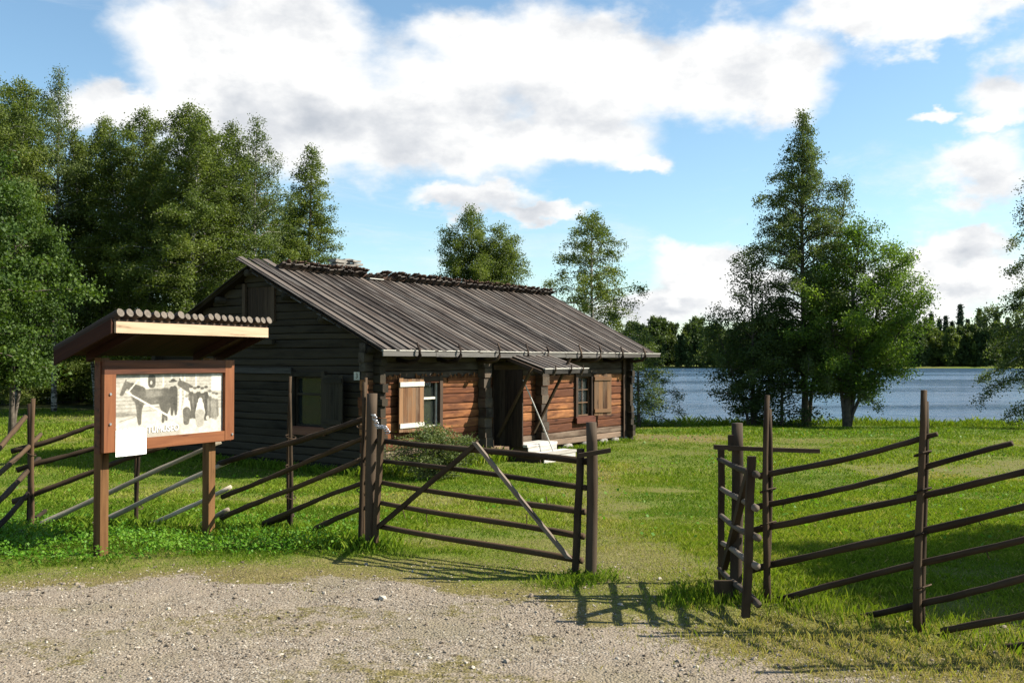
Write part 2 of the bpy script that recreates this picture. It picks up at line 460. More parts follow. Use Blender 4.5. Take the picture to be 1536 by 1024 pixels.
# ------------------------------------------------------------------ the cabin
TH = math.atan(1040 / F_PX)
U = V((math.sin(TH), math.cos(TH), 0)); N_ = V((math.cos(TH), -math.sin(TH), 0)); VV = -N_
HB = -0.70
C0 = V((-2.90, 20.2, HB))
LEN, WID = 10.9, 7.46
EAVE_O, Z_EAVE, Z_RIDGE = .5, 2.58, 4.53
SL = (Z_RIDGE - Z_EAVE) / (WID / 2 + EAVE_O)
def roof_z(q):   # q = distance from the front wall towards the back
    return Z_EAVE + SL * (q + EAVE_O) if q <= WID / 2 else Z_EAVE + SL * (WID - q + EAVE_O)
ZV = V((0, 0, 1))
def Wf(s, w, z): return C0 + U * s + N_ * w + ZV * z           # front wall frame
def Wg(q, w, z): return C0 + VV * q - U * w + ZV * z           # near gable frame
def Wr(q, w, z): return C0 + U * LEN + VV * q + U * w + ZV * z   # far gable
def Wb(s, w, z): return C0 + VV * WID + U * s + VV * w + ZV * z  # back wall

cabin = thing('log_cabin', C0, 'long weathered log cabin with grey plank roof, sunlit brown front wall and open door', 'house')

def log(mb, fr, s0, s1, z0, z1, tint=None, th=.16, end_l=True):
    h = z1 - z0
    prof = [(-th, 0), (-.06, .0), (-.006, .035), (.003, .16), (.005, .8), (-.003, .955), (-.06, 1.0), (-th, 1.0)]
    seg = max(2, int((s1 - s0) / .3))
    idr = random.random() * 60
    vs, gs, fs = [], [], []
    n = len(prof)
    for i in range(seg + 1):
        s = s0 + (s1 - s0) * i / seg
        dz = mnoise.noise(V((s * .8, z0 * 3, 1.3))) * .014; dw = mnoise.noise(V((s * 1.1, z0 * 5, 4.7))) * .02
        for (w, k) in prof:
            ww = w + (dw if w > -th else 0) + (mnoise.noise(V((s * 3.1, (z0 + k * h) * 9, 8))) * .009 if w > -th else 0)
            vs.append(fr(s, ww, z0 + k * h + dz)); gs.append((s + idr, k * h, w + idr))
    for i in range(seg):
        for k in range(n):
            q = (k + 1) % n
            fs.append((i * n + k, i * n + q, i * n + n + q, i * n + n + k))
    fs.append(tuple(range(n - 1, -1, -1))); fs.append(tuple(seg * n + k for k in range(n)))
    mb.add(vs, fs, gs, tint)

def courses(z0, z1, n):
    zs = [z0]
    hh = (z1 - z0) / n
    for i in range(n): zs.append(z0 + hh * (i + 1) + (random.random() - .5) * .085)
    zs = [zs[0]] + sorted(zs[1:-1]) + [zs[-1]]
    zs[-1] = z1
    return zs

def log_wall(name, fr, length, zs, mat, openings, top=None, ext=.24, mat_hi=None, z_hi=9, mat_lo=None):
    mb = MB()
    for i in range(len(zs) - 1):
        z0, z1 = zs[i], zs[i + 1]
        a0, a1 = -ext * (.8 + .4 * random.random()), length + ext * (.8 + .4 * random.random())
        if top:
            lo, hi = top((z0 + z1) / 2)
            if hi - lo < .3: continue
            a0, a1 = (max(a0, lo), min(a1, hi)) if z1 > 2.75 else (a0, a1)
        cuts = sorted([(p, q) for (p, q, b0, b1) in openings if b0 < (z0 + z1) / 2 < b1])
        mb.cur = 1 if z0 > z_hi else (2 if mat_lo and z1 < .52 else 0)
        s = a0
        tint = random.random()
        for (p, q) in cuts + [(a1, a1)]:
            if p > s + .05: log(mb, fr, s, min(p, a1), z0 + .004, z1, min(1, max(0, tint + (random.random() - .5) * .2)))
            s = max(s, q)
    # sheets added inside keep daylight out between the logs
    return mb.build(name, [mat, mat_hi or mat, mat_lo or mat], cabin)

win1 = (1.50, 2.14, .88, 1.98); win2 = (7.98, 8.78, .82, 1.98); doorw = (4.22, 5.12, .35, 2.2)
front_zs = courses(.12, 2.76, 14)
log_wall('front_wall', Wf, LEN, front_zs, M['log_front'], [win1, win2, doorw], mat_hi=M['log_shaded'], z_hi=2.0, mat_lo=M['log_base'])
gwin = (1.45, 2.42, .92, 2.08); loft = (3.15, 4.05, 3.35, 4.12)
gz_ = courses(.0, 4.4, 25)
gtop = lambda z: ((z - Z_EAVE) / SL - EAVE_O + .1, WID - (z - Z_EAVE) / SL + EAVE_O - .1)
log_wall('gable_wall', Wg, WID, gz_, M['log_gable_shaded'], [gwin, loft], top=gtop)
log_wall('gable_wall', Wr, WID, gz_, M['log_gable_shaded'], [], top=gtop)
log_wall('back_wall', Wb, LEN, front_zs, M['log_gable_shaded'], [])

# dark sheets added inside the walls to block daylight
mb = MB()
mb.prism(Wf(.17, -.2, .1), U * (LEN - .34), ZV * 2.6, N_ * .02)
mb.prism(Wb(.17, -.2, .1), U * (LEN - .34), ZV * 2.6, N_ * .02)
for fr in (Wg, Wr):
    pts = [fr(.2, -.2, .1), fr(WID - .2, -.2, .1), fr(WID - .2, -.2, 2.6), fr(WID / 2, -.2, 4.3), fr(.2, -.2, 2.6)]
    mb.add(pts, [(0, 1, 2, 3, 4)])
mb.pieces('light_block', M['interior'], cabin)

# log ends of the two cross walls
for (sa, sb) in ((3.56, 3.86), (5.98, 6.30)):
    mb = MB()
    z = .1
    while z < 2.35:
        h = .235
        mb.prism(Wf(sa + random.random() * .03, .018, z), N_ * (.17 + random.random() * .06), U * (sb - sa - random.random() * .05), ZV * (h - .012), seg=2, jit=.012)
        z += h
    mb.build('cross_wall_ends', M['log_shaded'], cabin)

# corner boards on the far front corner and near corner
for s in (LEN - .34,):
    mb = MB()
    for k in range(3):
        mb.prism(Wf(s + k * .125, .045, .05), ZV * 2.62, U * .12, N_ * .035, seg=4, jit=.008)
    mb.pieces('corner_board', M['dark_wood'], cabin)

# foundation stones
for i, s in enumerate([0, 1.3, 2.8, 4.2, 6.1, 7.6, 8.6, 9.5, 10.2, 10.75]):
    mb = MB()
    p = Wf(s, -.06, 0); r = .17 + random.random() * .06
    vs = []; fs = []
    for a in range(5):
        for k in range(9):
            th = a / 4 * math.pi; ph = k / 9 * 2 * math.pi
            rr = r * (1 + .25 * mnoise.noise(V((a * 1.7 + i * 3, k * 1.3, i))))
            vs.append(p + U * rr * 1.25 * math.sin(th) * math.cos(ph) + N_ * rr * math.sin(th) * math.sin(ph) + ZV * (rr * .7 * math.cos(th) + .02))
    for a in range(4):
        for k in range(9):
            fs.append((a * 9 + k, a * 9 + (k + 1) % 9, a * 9 + 9 + (k + 1) % 9, a * 9 + 9 + k))
    mb.add(vs, fs)
    mb.build('foundation_stone', M['stone'], cabin, smooth=True)

# roof -------------------------------------------------------------
HALF = WID / 2 + EAVE_O
def roofpt(s, q, lift=0.):                      # q measured from the front wall, negative = in front
    n_up = (N_ * SL + ZV).normalized() if q <= WID / 2 else (VV * SL + ZV).normalized()
    return C0 + U * s + VV * q + ZV * roof_z(q) + n_up * lift
def slope_pt(s, q, lift, front=True):           # extend one slope straight past the ridge
    n_up = ((N_ if front else VV) * SL + ZV).normalized()
    z = Z_EAVE + SL * (q + EAVE_O) if front else Z_EAVE + SL * (WID - q + EAVE_O)
    return C0 + U * s + VV * q + ZV * z + n_up * lift
def s_end(q): return 11.65 + .75 * min(1, abs(q + EAVE_O) / HALF)
for front in (True, False):
    mb = MB()
    s = -.27
    k = 0
    while s < 11.62:
        wd = .085 + random.random() * .065
        up = k % 2
        lift = .012 + up * .03 + random.random() * .012
        over = (.42 + random.random() * .08 if s < .62 else -.02) if front else (.22 + random.random() * .06 if s > .55 else -.02)
        if 4.0 < s < 4.55 and not front: over = .04
        qe = -EAVE_O - .015 - random.random() * .05
        # front planks also fan out slightly so both roof ends meet the slanted verge
        f_top = (s_end(WID / 2) - 11.65) * max(0, (s - 6) / 5.6) + random.uniform(-.018, .018)
        prev = None
        rows = 9
        vs, gs, fs = [], [], []
        idr = random.random() * 40; sag = (random.random() - .5) * .012
        for i in range(rows + 1):
            kk = i / rows
            q = qe + (WID / 2 + over - qe) * kk
            ss = s + f_top * kk
            ql = q if front else WID - q
            z_s = math.sin(kk * math.pi) * sag + mnoise.noise(V((s * .35, kk * 2, 3))) * .015
            sg = -.05 * math.sin(math.pi * min(1, max(0, (s + .3) / 12)))
            for (a, b_) in ((0, 0), (wd + .012, 0), (wd + .012, .026), (0, .026)):
                tw = (a / wd - .5) * .012 * (1 if k % 3 else -1)
                vs.append(slope_pt(ss + a, ql, lift + b_ + z_s + tw, front) + ZV * sg * .6)
                gs.append((kk * 4.6 + idr, a, b_ + idr))
        for i in range(rows):
            for j in range(4):
                n = (j + 1) % 4
                fs.append((i * 4 + j, i * 4 + n, i * 4 + 4 + n, i * 4 + 4 + j))
        fs.append((3, 2, 1, 0)); e = rows * 4; fs.append((e, e + 1, e + 2, e + 3))
        mb.add(vs, fs, gs, min(1, max(0, random.random() + (-.2 if not up else .08))))
        s += wd + (.012 if up else -.02) + (0.025 if random.random() < .25 else 0)
        k += 1
    rf = mb.build('roof', M['roof_plank'], cabin)
    if front: roof_front = rf
# under-deck so no light comes through the gaps, purlins
mb = MB()
for front in (True, False):
    e = lambda s, q, l: slope_pt(s, q if front else WID - q, l, front)
    mb.add([e(-.2, -EAVE_O + .05, -.03), e(11.6, -EAVE_O + .05, -.03), e(12.25, WID / 2, -.03), e(-.2, WID / 2, -.03),
            e(-.2, -EAVE_O + .05, -.045), e(11.6, -EAVE_O + .05, -.045), e(12.25, WID / 2, -.045), e(-.2, WID / 2, -.045)],
           [(0, 1, 2, 3), (7, 6, 5, 4), (0, 4, 5, 1), (1, 5, 6, 2), (3, 7, 4, 0)])
mb.pieces('roof_deck', M['dark_wood'], cabin)
mb = MB()
for q in (-.1, 1.3, 2.5, WID / 2, WID - 2.5, WID - 1.3, WID + .1):
    mb.pole(roofpt(-.22, q, -.15), roofpt(11.75 + .3 * (abs(q - WID / 2) < 2), q, -.15), .09, .09, n=8, seg=6)
mb.pieces('purlin', M['log_gable_shaded'], cabin, smooth=True)
# ridge: short overlapping pieces whose ragged ends stand above the ridge line
mb = MB()
s = .62
while s < 12.15:
    wd = .042 + random.random() * .03
    o = .24 + random.random() * .10
    if 3.55 < s < 3.98: s += wd; continue
    c0 = slope_pt(s, WID / 2 + .5, .085, False); c1 = slope_pt(s, WID / 2 - o, 
        .085 + random.random() * .03, False)
    mb.bar(c0, c1 + U * random.uniform(.0, .05), U * wd, ZV * .022, seg=1)
    s += wd * .92
mb.pole(slope_pt(.6, WID / 2, .09), slope_pt(12.2, WID / 2, .09), .06, seg=12, bend=.01)
mb.build('ridge_cap', M['ridge_wood'], cabin)
mb = MB(); mb.bar(slope_pt(3.5, WID / 2 - .16, .075), slope_pt(4.02, WID / 2 - .16, .075), N_ * .13, ZV * .02)
mb.build('ridge_flashing', M['white_paint'], cabin)
# birch bark and stones showing under the verge
mb = MB()
for i in range(26):
    q = random.uniform(.3, 3.4)
    mb.bar(slope_pt(-.285, q, -.02 - random.random() * .03), slope_pt(-.285, q + random.uniform(.05, .22), -.02 - random.random() * .03), ZV * .022, U * .02)
mb.pieces('bark_flap', M['eave_wood'], cabin)

# eave board with its worn top edge, a strip paled further to paint in sunlight
mb = MB()
for (a, b_) in ((-.3, 1.35), (1.36, 3.7), (3.71, 6.6), (6.61, 9.2), (9.21, 11.95)):
    sg = lambda s: -.03 * math.sin(math.pi * min(1, max(0, s / 11.5)))
    mb.bar(Wf(a, EAVE_O + .055, Z_EAVE - .045 + sg(a)), Wf(b_, EAVE_O + .055, Z_EAVE - .035 + sg(b_)), ZV * .10, N_ * .035, seg=4, jit=.004)
mb.pieces('eave_board', M['eave_wood'], cabin)
mb = MB()
mb.bar(Wf(-.31, EAVE_O + .055, Z_EAVE + .024), Wf(11.97, EAVE_O + .055, Z_EAVE + .016), N_ * .055, ZV * .018, seg=14, jit=.012)
mb.build('eave_strip', M['white_paint'], cabin)
for s in (.75, 2.1, 3.55, 4.75, 5.6, 7.25, 8.2, 9.5, 10.85):
    mb = MB()
    l = (random.random() - .5) * .15
    mb.tube([Wf(s, -.05, 2.42), Wf(s, .3, 2.36), Wf(s + l * .2, .56, 2.40), Wf(s + l * .4, .66, 2.50), Wf(s + l * .7, .66, 2.63), Wf(s + l, .60, 2.74 + random.random() * .08)],
            [.05, .045, .045, .04, .032, .02], 7, wob=.15)
    mb.build('eave_hook', M['dark_wood'], cabin, smooth=True)

# chimney: a low stack of flat stones at the ridge
mb = MB()
z = 4.05
for i, (a, h) in enumerate(((.40, .34), (.38, .29), (.42, .07), (.36, .06), (.46, .05))):
    p = C0 + U * 3.0 + VV * (WID / 2 + .30) + ZV * (z + (.20 if False else 0))
    z += h
    j = random.random() * .05
    vs, fs = [], []
    for zz in (0, h - .008):
        for k in range(10):
            an = k / 10 * 2 * math.pi
            r = a * (1 + .16 * math.sin(k * 2.3 + i * 1.9))
            vs.append(p + U * (r * 1.05 * math.cos(an) + j) + VV * (r * .8 * math.sin(an)) + ZV * (zz + .015 * math.sin(k * 3 + i)))
    for k in range(10): fs.append((k, (k + 1) % 10, 10 + (k + 1) % 10, 10 + k))
    fs.append(tuple(range(9, -1, -1))); fs.append(tuple(range(10, 20)))
    mb.add(vs, fs)
# top it up so it clears the ridge boards
p = C0 + U * 3.0 + VV * (WID / 2 + .30) + ZV * z
for k in range(7):
    mb.prism(p + U * random.uniform(-.4, .2) + VV * random.uniform(-.3, 0) + ZV * (.0 + .042 * (k // 2)), U * random.uniform(.25, .4), VV * random.uniform(.2, .35), ZV * .05, seg=2, jit=.02)
mb.build('chimney', M['stone'], cabin)

# windows ----------------------------------------------------------
def window(fr, o, bars, frame_mat, sash_mat, curtain, sgn=1):
    s0, s1, z0, z1 = o
    ds = (fr(1, 0, 0) - fr(0, 0, 0)); dw = (fr(0, 1, 0) - fr(0, 0, 0))
    mb = MB()
    c = .10
    mb.prism(fr(s0 - c * .6, .0, z0 - .06), ZV * (z1 - z0 + .14), ds * c, dw * .065, seg=3, jit=.004)
    mb.prism(fr(s1 - c * .4, .0, z0 - .06), ZV * (z1 - z0 + .14), ds * c, dw * .065, seg=3, jit=.004)
    mb.prism(fr(s0 + c * .41, .003, z1 - .04), ds * (s1 - s0 - c * .82), ZV * c, dw * .058, seg=2)
    w = mb.build('window', frame_mat, cabin)
    mb = MB(); mb.prism(fr(s0 - .1, .067, z0 - .16), ds * (s1 - s0 + .2), ZV * .15, dw * .05, seg=3, jit=.006)
    mb.prism(fr(s0 - .1, .0, z0 - .009), ds * (s1 - s0 + .2), ZV * .03, dw * .09, seg=2)
    mb.build('sill', M['trim_red'], w)
    mb = MB(); e = .034; a0, a1, b0, b1 = s0 + .045, s1 - .045, z0 + .03, z1 - .045
    mb.prism(fr(a0, -.06, b0), ZV * (b1 - b0), ds * e, dw * .04); mb.prism(fr(a1 - e, -.06, b0), ZV * (b1 - b0), ds * e, dw * .04)
    for zz in (b0, b1 - e): mb.prism(fr(a0 + e, -.058, zz), ds * (a1 - a0 - 2 * e), ZV * e, dw * .036)
    for zz in bars[0]: mb.prism(fr(a0 + e, -.056, b0 + (b1 - b0) * zz), ds * (a1 - a0 - 2 * e), ZV * (.05 if len(bars[0]) == 1 else .022), dw * .03)
    for ss in bars[1]: mb.prism(fr(a0 + (a1 - a0) * ss - .009, -.052, b0 + e), ZV * (b1 - b0 - 2 * e), ds * .018, dw * .022)
    mb.build('sash', sash_mat, w)
    mb = MB(); mb.prism(fr(a0, -.075, b0), ds * (a1 - a0), ZV * (b1 - b0), dw * .004)
    mb.build('pane', M['glass'], w)
    if curtain:
        mb = MB()
        for (k0, k1, zb, zt) in curtain[1]:
            n = 10; vs = []; fs = []
            for i in range(n + 1):
                s = a0 + (a1 - a0) * (k0 + (k1 - k0) * i / n); d = -.12 + .018 * math.sin(i * 2.1)
                vs += [fr(s, d, b0 + (b1 - b0) * zb), fr(s, d, b0 + (b1 - b0) * zt)]
            for i in range(n): fs.append((2 * i, 2 * i + 2, 2 * i + 3, 2 * i + 1))
            mb.add(vs, fs)
        mb.pieces('curtain', M[curtain[0]], w)
    return w

def shutter(w, hinge, direction, outn, z0, z1, width, planks, pale, body='shutter_wood'):
    """plank shutter from a hinge point, standing along 'direction'"""
    d = direction.normalized(); th = outn * .028
    mb = MB(); pw = width / planks
    for i in range(planks):
        mb.prism(hinge + d * (pw * i + .003) + ZV * (z0 - random.random() * .02), ZV * (z1 - z0 + random.random() * .02), d * (pw - .006), th, seg=2, jit=.003)
    sh = mb.build('shutter', M[body], w)
    mb = MB()
    for zz in (z0 + (z1 - z0) * .11, z1 - (z1 - z0) * .11):
        mb.prism(hinge + d * .01 + ZV * (zz - .045) + outn * .030, d * (width - .02), ZV * .10, outn * .022)
    mb.pieces('ledge', M[pale], sh)
    return sh

w1 = window(Wf, win1, ([.60], []), M['dark_wood'], M['white_paint'], ('curtain', [(0, .48, 0, .6), (.52, 1, 0, .6)]))
shutter(w1, Wf(1.50, .07, 0), (-U * .997 + N_ * .06), (N_ * .997 + U * .06), .86, 2.0, .86, 6, 'white_paint')
w2 = window(Wf, win2, ([.33, .66], [.5]), M['dark_wood'], M['shutter_wood'], ('lace', [(0, .3, 0, 1), (.7, 1, 0, 1)]))
shutter(w2, Wf(8.84, .07, 0), (U * .93 + N_ * .36), (N_ * .93 - U * .36), .84, 2.0, .62, 4, 'shutter_wood')
w3 = window(Wg, gwin, ([.62], []), M['log_gable_shaded'], M['log_gable_shaded'], None)
shutter(w3, Wg(1.38, .07, 0), -VV * .98 - U * .18, -U * .98 + VV * .18, .95, 2.08, .72, 5, 'log_gable_shaded', 'log_gable_shaded')
# boarded opening under the gable peak
mb = MB()
for i in range(5): mb.prism(Wg(3.16 + i * .178, -.05, 3.36), ZV * .78, VV * .17, -U * .03)
ld = mb.build('loft_hatch', M['dark_wood'], cabin)
mb = MB()
mb.prism(Wg(3.04, .0, 3.28), ZV * .9, VV * .1, -U * .055); mb.prism(Wg(4.06, .0, 3.28), ZV * .9, VV * .1, -U * .055)
mb.pieces('hatch_frame', M['dark_wood'], ld)
mb = MB()
mb.prism(Wg(3.03, .03, 2.76), VV * .85, ZV * .10, -U * .10, seg=3, jit=.006)
mb.build('ledge_board', M['log_gable_shaded'], cabin)
mb = MB()
mb.prism(Wg(2.46, .03, 2.10), VV * 2.1, ZV * .13, -U * .035, seg=4, jit=.006)
mb.build('trim_board', M['eave_wood'], cabin)
# row of split shingle ends under the shade line
for (a, b_) in ((.12, .80), (1.30, 2.20), (2.45, 3.5)):
    mb = MB()
    s = a
    while s < b_:
        h = random.uniform(.05, .13)
        mb.prism(Wf(s, .024, 1.985 - random.random() * .02), ZV * h, U * .028, N_ * .02, tint=.7 + .3 * random.random()); s += .045 + random.random() * .02
    mb.prism(Wf(a - .05, .0, 1.90), U * (b_ - a + .1), ZV * .085, N_ * .045)
    mb.build('shingle_row', M['log_front'], cabin)
# house number
mb = MB(); mb.prism(Wg(.36, .02, 1.98), VV * .17, ZV * .17, -U * .012)
plate = mb.build('number_plate', M['white_paint'], cabin)
def text(body, size, mtx, mat, parent, name, extr=.001):
    cu = bpy.data.curves.new(name, 'FONT'); cu.body = body; cu.size = size; cu.extrude = extr; cu.align_x = 'CENTER'; cu.align_y = 'CENTER'
    cu.materials.append(mat)
    o = bpy.data.objects.new(name, cu); COL.objects.link(o)
    if parent:
        mtx = Matrix.Translation(-parent_base(parent)) @ mtx
    me = bpy.data.meshes.new_from_object(o); me.transform(mtx)
    bpy.data.objects.remove(o)
    return link(name, me, parent)
def face_mtx(origin, right, up):
    nrm = right.cross(up)
    m = Matrix((right, up, nrm)).transposed().to_4x4(); m.translation = origin
    return m
text('3', .15, face_mtx(Wg(.445, .035, 2.065), -VV, ZV), M['dark_wood'], plate, 'number')

# porch: open plank door, canopy on two raking struts
mb = MB()
for i in range(5):
    mb.prism(Wf(4.12, .07 + i * .17, .33), ZV * 1.84, N_ * .165, U * .04, seg=3, jit=.003)
door = mb.build('door', M['dark_wood'], cabin)  # dark timber paints in the shade on the open leaf
mb = MB()
for z in (.6, 1.25, 1.95): mb.prism(Wf(4.163, .09, z - .05), N_ * .8, ZV * .1, U * .025)
mb.pieces('ledge', M['dark_wood'], door)
mb = MB()
mb.prism(Wf(4.16, -.1, .3), ZV * 1.95, U * .09, N_ * .13); mb.prism(Wf(5.08, -.1, .3), ZV * 1.95, U * .09, N_ * .13); mb.prism(Wf(4.16, -.098, 2.16), U * 1.01, ZV * .12, N_ * .14)
mb.pieces('door_frame', M['dark_wood'], cabin)
can_z = lambda w: 2.64 - .32 * w
mb = MB()
s = 4.2
k = 0
while s < 5.85:
    wd = .12 + random.random() * .05
    l = .02 + (k % 2) * .022
    mb.prism(Wf(s, .03, can_z(.03) + l), (Wf(s, 1.52, can_z(1.52)) - Wf(s, .03, can_z(.03))) * random.uniform(.985, 1.01), U * (wd), ZV * .022, seg=3, jit=.004)
    s += wd - .004; k += 1
cano = mb.build('porch_canopy', M['roof_plank'], cabin)
mb = MB(); mb.bar(Wf(4.12, 1.55, can_z(1.52) - .02), Wf(6.05, 1.55, can_z(1.52) - .02), ZV * .11, N_ * .03)
mb.build('canopy_board', M['eave_wood'], cano)
mb = MB(); mb.bar(Wf(4.12, 1.55, can_z(1.52) + .046), Wf(6.1, 1.55, can_z(1.52) + .046), N_ * .05, ZV * .02)
mb.build('canopy_strip', M['white_paint'], cano)
mb = MB()
for s in (4.12, 5.80): mb.bar(Wf(s, .05, can_z(0) - .06), Wf(s, 1.5, can_z(1.5) - .06), ZV * .09, U * .06)
mb.bar(Wf(4.05, 1.2, can_z(1.2) - .13), Wf(5.9, 1.2, can_z(1.2) - .13), ZV * .08, N_ * .08)
mb.pieces('canopy_rafter', M['dark_wood'], cano)
for (s, wt, extra) in ((4.04, 1.25, 0), (5.56, 1.2, .16)):
    mb = MB(); mb.bar(Wf(s, .25, .55), Wf(s, wt + extra, can_z(wt) - .02 + extra * 1.4), U * .07, N_ * .06, seg=4, jit=.01)
    mb.build('strut', M['fence_wood'], cano)
for s in (4.5, 5.2, 5.75):
    mb = MB(); mb.tube([Wf(s, 1.3, can_z(1.3) - .1), Wf(s, 1.56, can_z(1.5) - .10), Wf(s, 1.62, can_z(1.5) + .02), Wf(s + .02, 1.6, can_z(1.5) + .12)], [.035, .035, .03, .018], 6)
    mb.build('canopy_hook', M['dark_wood'], cano)

# doorstep (free-standing)
st = thing('wooden_doorstep', Wf(4.85, 1.0, 0), 'pale bleached two-tread wooden doorstep in front of the cabin door', 'steps')
mb = MB()
for i in range(3): mb.prism(Wf(4.15, .48 + i * .19, .33), U * 1.3, N_ * .182, ZV * .06, seg=3, jit=.004)
mb.build('tread', M['pale_wood'], st)
mb = MB()
for i in range(2): mb.prism(Wf(4.2, 1.09 + i * .2, .14), U * 1.45, N_ * .19, ZV * .06, seg=3, jit=.004)
mb.build('tread', M['pale_wood'], st)
mb = MB()
mb.prism(Wf(4.18, 1.02, .04), U * 1.24, ZV * .285, N_ * .028); mb.prism(Wf(4.24, 1.44, -.06), U * 1.38, ZV * .195, N_ * .028)
mb.pieces('riser', M['pale_wood'], st)
for s in (4.16, 5.38):
    mb = MB(); mb.prism(Wf(s, .5, -.06), N_ * .9, ZV * .19, U * .05); mb.prism(Wf(s, .5, .13), N_ * .5, ZV * .195, U * .05)
    mb.build('stringer', M['dark_wood'], st)
# pale stick leaning on the open door
mb = MB()
b0 = at(836, 684, 23.55); b0.z = g1(b0.x, b0.y) - .02
mb.pole(b0, Wf(4.1, .96, 1.92) + V((0, 0, 0)), .017, .014, n=6, seg=4, bend=.01)
mb.v = mb.v
o = mb.build('leaning_pole', M['pale_wood'], None)
tag(o, 'thin pale pole leaning from the lawn against the open cabin door', 'pole')

# ------------------------------------------------------------------ gates and fences
class Plane:
    """vertical plane through two ground points given as pixel column + distance"""
    def __init__(s, pa, da, pb, db):
        s.a = at(pa, HORIZON, da); s.b = at(pb, HORIZON, db)
        s.e = (s.b - s.a); s.e.z = 0; s.e.normalize(); s.n = V((s.e.y, -s.e.x, 0))
        if s.n.y > 0: s.n = -s.n                 # towards the viewer
    def __call__(s, px, py, off=0.):
        r = ray(px, py); k = (s.a - CAM).dot(s.n) / r.dot(s.n)
        return CAM + r * k + s.n * off

def ground_under(p, sink=.05): return V((p.x, p.y, g1(p.x, p.y) - sink))

# gate posts
def gate_post(px, top, base, d, r, label):
    b = at(px, base, d); b.z = g1(b.x, b.y)
    tp = at(px, top, d)
    t_ = thing('gate_post', b, label, 'post', 'round gate posts')
    mb = MB(); mb.pole(b - ZV * .1, tp, r * 1.05, r * .95, n=12, seg=8, bend=.008, wob=.07)
    mb.build('shaft', M['post_wood'], t_, smooth=True)
    return t_, b, tp
pl, plb, plt = gate_post(557, 590, 825, 8.95, .050, 'weathered round gate post carrying the chain, between the slanting pole fence and the wide gate')
pm, pmb, pmt = gate_post(887, 633, 863, 7.60, .044, 'sun-worn round post at the latch end of the wide closed gate')
pr, prb, prt = gate_post(1105, 633, 893, 7.02, .043, 'thick dark round post behind the open narrow gate')
# notched crosspiece through the middle post, latch bar through the right one
mb = MB(); mb.bar(at(868, 683, 7.50), at(916, 675, 7.50), ZV * .035, V((0, .03, 0))); mb.build('latch_bar', M['fence_wood'], pm)
mb = MB()
mb.bar(at(1071, 670, 6.93), at(1110, 672, 6.93), ZV * .032, V((0, .04, 0))); mb.bar(at(1110, 672.5, 6.95), at(1229, 676, 6.98), ZV * .03, V((0, .035, 0)), seg=3, jit=.004)
mb.pieces('latch_bar', M['fence_wood'], pr)
mb = MB(); mb.bar(at(1096, 652, 6.96), at(1096, 676, 6.96), V((.035, 0, 0)), V((0, .03, 0))); mb.build('peg', M['fence_wood'], pr)
mb = MB(); mb.bar(at(1084, 870, 6.9), at(1086, 896, 6.9), V((.13, 0, 0)), V((0, .03, 0)), seg=2, jit=.01); mb.build('foot_board', M['fence_wood'], pr)
# chain on the left post
mb = MB()
cp = [at(560, 622, 8.87), at(566, 640, 8.84), at(576, 640, 8.80), at(581, 648, 8.75)]
for i in range(14):
    k = i / 13 * 3; j = min(2, int(k)); c = cp[j].lerp(cp[j + 1], k - j)
    ring = []
    for a in range(9):
        an = a / 8 * 2 * math.pi
        ring.append(c + (V((math.cos(an) * .022, 0, math.sin(an) * .014)) if i % 2 else V((math.cos(an) * .02, math.sin(an) * .014, 0))))
    mb.tube(ring, .0055, 5, cap=False)
mb.build('chain', M['metal'], pl, smooth=True)

# wide gate (closed)
PG = Plane(563, 8.95, 875, 7.66)
gate = thing('field_gate', ground_under(PG(720, 800), 0), 'wide closed pole gate of five rails with crossed braces, left of the open gateway', 'gate')
for (x0, y0, x1, y1, r) in ((565, 659, 884, 693, .024), (569, 690, 880, 730, .02), (562, 722, 877, 769, .022), (562, 751, 875, 806, .022), (562, 787, 875, 842, .024)):
    mb = MB(); mb.pole(PG(x0, y0), PG(x1, y1), r, r * 1.2, n=8, seg=8, bend=.008, wob=.15); mb.build('rail', M['fence_wood'], gate, smooth=True)
for (x0, y0, x1, y1) in ((577, 640, 567, 812), (875, 672, 867, 864)):
    mb = MB(); mb.bar(PG(x0, y0, .04), PG(x1, y1, .04), PG.e * .05, PG.n * .035, seg=4, jit=.006); mb.build('stile', M['fence_wood'], gate)
mb = MB(); mb.bar(PG(570, 790, .035), PG(720, 664, .035), ZV * .05, PG.n * .03, seg=4, jit=.006); mb.build('brace', M['fence_wood'], gate)
mb = MB(); mb.bar(PG(718, 662, .062), PG(858, 836, .045), PG.e * .05, PG.n * .026, seg=4, jit=.006)
o = mb.build('brace', M['fence_grey'], gate); o['label'] = 'paler grey brace'

for (px, py) in ((604, 761), (640, 770), (790, 770), (700, 699), (820, 745)):
    c = PG(px, py); mb = MB(); mb.pole(c, c + V((random.uniform(-.02, .02), -.01, -random.uniform(.05, .11))), .005, .003, n=4, seg=2, bend=.006)
    mb.build('twig_stub', M['fence_wood'], gate)
